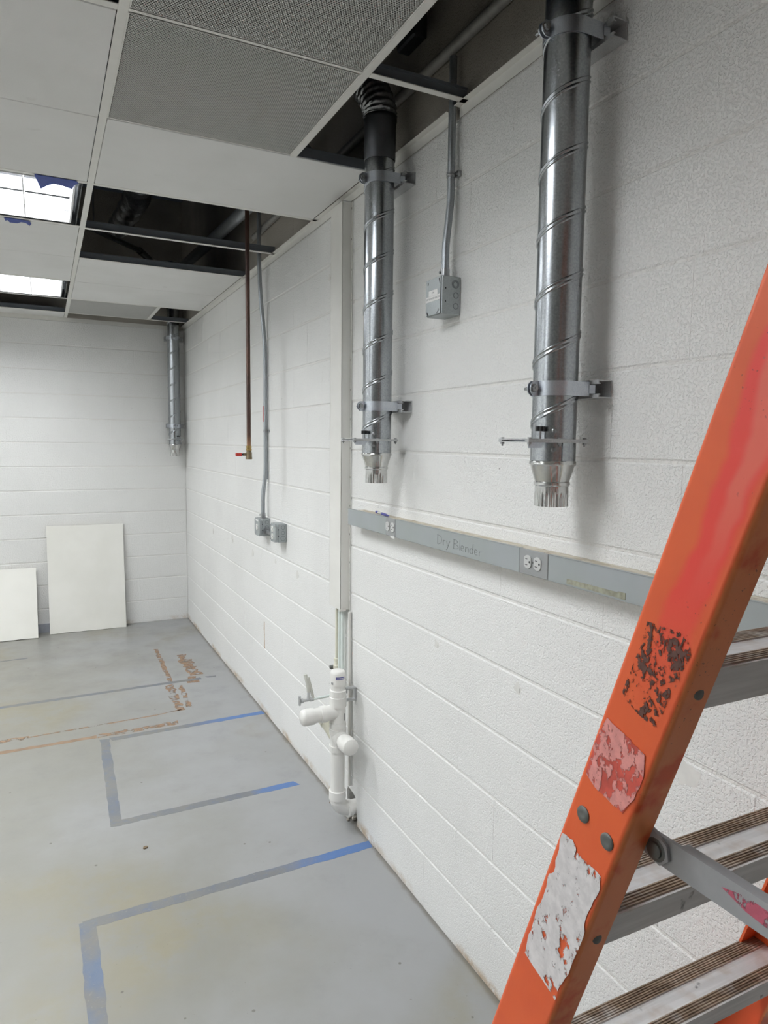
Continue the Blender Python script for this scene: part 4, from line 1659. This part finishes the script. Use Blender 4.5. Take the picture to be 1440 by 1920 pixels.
# ------------------------------------------------------------------ orange step ladder
SL, TP, WD, FD = .3171, .05, .0799, .0375
XW, XR_ = -.6651, -.1305
xr0 = XR_


def yL(z):
    return -1.2245 - SL * (z - 1.2)


def xLf(z):
    return XW + TP * (z - 1.2)


def xRt(z):
    return xr0 - TP * (z - .9)


lad = thing('step_ladder', 'orange fibreglass step ladder with worn labels and grey aluminium steps', 'ladder', (-.40, -1.3, 0))
ZT = 2.36


def channel(m, z0, z1, fx, fy, sgn, wd=WD, fd=FD, tk=.0042, rad=.006):
    # C-section rail: web outside (towards -sgn x), flanges pointing along sgn x
    pr = []
    e = .0006
    pr.append((rad + e, 0))
    for (cx_, cy_, a0) in ((rad, -rad, 90), (rad, -wd + rad, 180)):
        for i in range(6):
            a = math.radians(a0 + 90 * i / 5)
            pr.append((cx_ + rad * math.cos(a), cy_ + rad * math.sin(a)))
        pr += [(0, -rad - e), (0, -wd + rad + e)] if a0 == 90 else [(rad + e, -wd)]
    pr += [(fd, -wd), (fd, -wd + tk), (tk, -wd + tk), (tk, -tk), (fd, -tk), (fd, 0)]
    n = len(pr)
    vs = []
    for z in (z0, z1):
        for (a, b) in pr:
            vs.append((fx(z) + sgn * a, fy(z) + b, z))
    fs = [(i, (i + 1) % n, n + (i + 1) % n, n + i) for i in range(n)]
    fs += [tuple(range(n - 1, -1, -1)), tuple(range(n, 2 * n))]
    if sgn < 0:
        fs = [tuple(reversed(f)) for f in fs]
    m.add(vs, fs)


m = MB()
channel(m, .012, ZT, xLf, yL, 1)
rail = m.build('front_rail', M['orange'], lad, smooth=50)
m = MB()
channel(m, .012, ZT, xRt, yL, -1)
railR = m.build('front_rail', M['orange'], lad, smooth=50)


def yRear(z):
    return -1.66 - .36 * (ZT - z)


for sg, fx in ((1, lambda z: xLf(z) + .004), (-1, lambda z: xRt(z) - .004)):
    m = MB()
    channel(m, .012, ZT, fx, yRear, sg, .062, .028)
    m.build('rear_rail', M['orange'], lad, smooth=50)
for z in (.30, .75, 1.2, 1.65):
    MB().bbox(xLf(z) + .02, xRt(z) - .02, yRear(z) - .045, yRear(z) - .020, z - .012, z + .012, .002).build('rear_brace', M['alu'], lad)
MB().bbox(xLf(ZT) - .02, xRt(ZT) + .02, -1.76, yL(ZT) + .02, ZT - .01, ZT + .06, .012).build('top_cap', M['orange'], lad)
for sg, fx in ((1, xLf), (-1, xRt)):
    for fy in (yL, yRear):
        a, b = sorted((fx(0) - sg * .004, fx(0) + sg * .044))
        MB().bbox(a, b, fy(0) - .086, fy(0) + .006, 0, .055, .006).build('rubber_foot', M['blackplastic'], lad)

# steps
rib = []
for (y0, y1) in ((.003, .023), (.051, .077)):
    k = int((y1 - y0) / .0034)
    for i in range(k):
        a = y0 + (y1 - y0) * i / k
        s = (y1 - y0) / k
        rib += [(a, -.0016), (a + s * .25, 0), (a + s * .75, 0), (a + s, -.0016)]
for i, zt in enumerate((.242, .545, .849, 1.152, 1.456, 1.760, 2.063)):
    yn = yL(zt) - WD + .0035
    x0, x1 = xLf(zt) + .0045, xRt(zt) - .0045
    top = [(0, -.0016)] + [p for p in rib if p[0] < .03] + [(.026, -.0022), (.048, -.0022)] + [p for p in rib if p[0] > .03] + [(.0775, -.0016)]
    under = [(.0775, -.040), (.0750, -.040), (.0750, -.0055), (.0025, -.0055), (.0025, -.043), (.0095, -.043), (.0095, -.0455), (0, -.0455)]
    prof = top + [(p - q * SL, q) for p, q in under]
    m = MB().prism([(p, q) for p, q in prof], lambda p, q: (x0, p + yn, q + zt), (x1 - x0, 0, 0))
    o = m.build('step', M['step'], None, origin=(x0, yn, zt))
    off = woff(lad)
    o.parent = lad
    o.location = Vector((x0, yn, zt)) - off
    # rivets through the rail webs
    if .8 < zt < 2:
        q = MB().lathe((xLf(zt - .02) + .021, yL(zt - .024) - WD + .0005, zt - .024), (0, -1, 0), [(0, .0062), (.0014, .0058), (.0024, .001)], 16)
        q.build('flange_rivet', M['greysteel'], rail, smooth=50)
for (y, z) in ((-1.268, 1.266), (-1.304, 1.255)):
    MB().lathe((xLf(z) + .0004, y, z), (-1, 0, .05), [(0, .0090), (.0014, .0088), (.0030, .0062), (.0020, .0030), (.0018, .001)], 24).build('rivet', M['greysteel'], rail, smooth=50)

# labels on the left web
WT = [(-1.239, 1.230), (-1.256, 1.231), (-1.263, 1.221), (-1.278, 1.219), (-1.300, 1.215), (-1.299, 1.197), (-1.293, 1.185), (-1.284, 1.158), (-1.283, 1.137), (-1.266, 1.083), (-1.254, 1.060), (-1.249, 1.040), (-1.243, 1.043),
      (-1.193, 1.057), (-1.196, 1.076), (-1.203, 1.10), (-1.209, 1.125), (-1.219, 1.15), (-1.222, 1.169), (-1.231, 1.18), (-1.234, 1.200)]
RD = [(-1.291, 1.381), (-1.300, 1.377), (-1.321, 1.371), (-1.328, 1.367), (-1.342, 1.363), (-1.343, 1.342), (-1.334, 1.314), (-1.321, 1.294), (-1.308, 1.296), (-1.281, 1.303), (-1.268, 1.311), (-1.270, 1.324), (-1.279, 1.356)]
BK = [(-1.331, 1.491), (-1.377, 1.490), (-1.383, 1.472), (-1.371, 1.439), (-1.352, 1.393), (-1.335, 1.397), (-1.310, 1.407), (-1.308, 1.415), (-1.319, 1.448), (-1.327, 1.472)]


def decal(name, poly, mat, lift, sub=1):
    pts = []
    for i in range(len(poly)):
        a, b = Vector(poly[i]), Vector(poly[(i + 1) % len(poly)])
        for k in range(3):
            p = a + (b - a) * k / 3
            if k:
                p += Vector((random.uniform(-.0012, .0012), random.uniform(-.0012, .0012)))
            pts.append(p)
    m = MB()
    m.prism([(p.x, p.y) for p in pts], lambda y, z: (xLf(z) - lift, y, z), (.0003, 0, 0))
    return m.build(name, mat, rail)


decal('white_label', WT, M['stick_white'], .0009)
decal('red_label', RD, M['stick_red0'], .0006)
decal('red_label_paper', RD, M['stick_red'], .0010)
decal('black_label', BK, M['stick_black'], .0007)

# spreader bars
for sgn, fx in ((1, xLf), (-1, xRt)):
    z = 1.252
    x = fx(z) + sgn * (FD + .0045)
    yb_ = yRear(z) - .03
    ya_ = -1.327
    a, b = sorted((x, x + sgn * .0045))
    m = MB()
    prof = []
    for i in range(13):
        an = math.radians(-90 + 180 * i / 12)
        prof.append((ya_ + .0155 * math.cos(an), z + .0155 * math.sin(an)))
    prof += [(yb_, z + .0155), (yb_, z - .0155)]
    m.prism(prof, lambda p, q: (a, p, q), (b - a, 0, 0))
    m.box((a if sgn > 0 else a - .009) + (.0012 if sgn > 0 else 0), (b if sgn < 0 else b + .009) - (.0012 if sgn < 0 else 0), yb_ + .001, ya_ - .03, z + .0125, z + .0150)
    sp = m.build('spreader_bar', M['alu'], lad)
    q = MB().prism([(-1.270, z + .010), (-1.270, z + .042), (-1.300, z + .030), (-1.330, z + .019), (-1.345, z + .010), (-1.348, z - .004), (-1.338, z - .014), (-1.320, z - .010)],
                   lambda p, r_: (a - sgn * .004, p, r_), (sgn * .0035, 0, 0))
    q.build('spreader_bracket', M['alu'], sp)
    xx = a if sgn > 0 else b
    q = MB().lathe((xx + sgn * .002, -1.332, z), (-1, 0, 0), [(-.004, .0120), (.0062, .0120), (.0066, .0085), (.0085, .0080), (.0096, .005)], 24)
    q.build('pivot_bolt', M['greysteel'], sp, smooth=40)
    if sgn > 0:
        MB().prism([(-1.405, z + .004), (-1.43, z + .010), (-1.47, z + .008), (-1.50, z + .002), (-1.47, z - .008), (-1.43, z - .004)], lambda p, r_: (a - .0004, p, r_), (.0003, 0, 0)).build('paint_smear', M['pinkpaint'], sp)
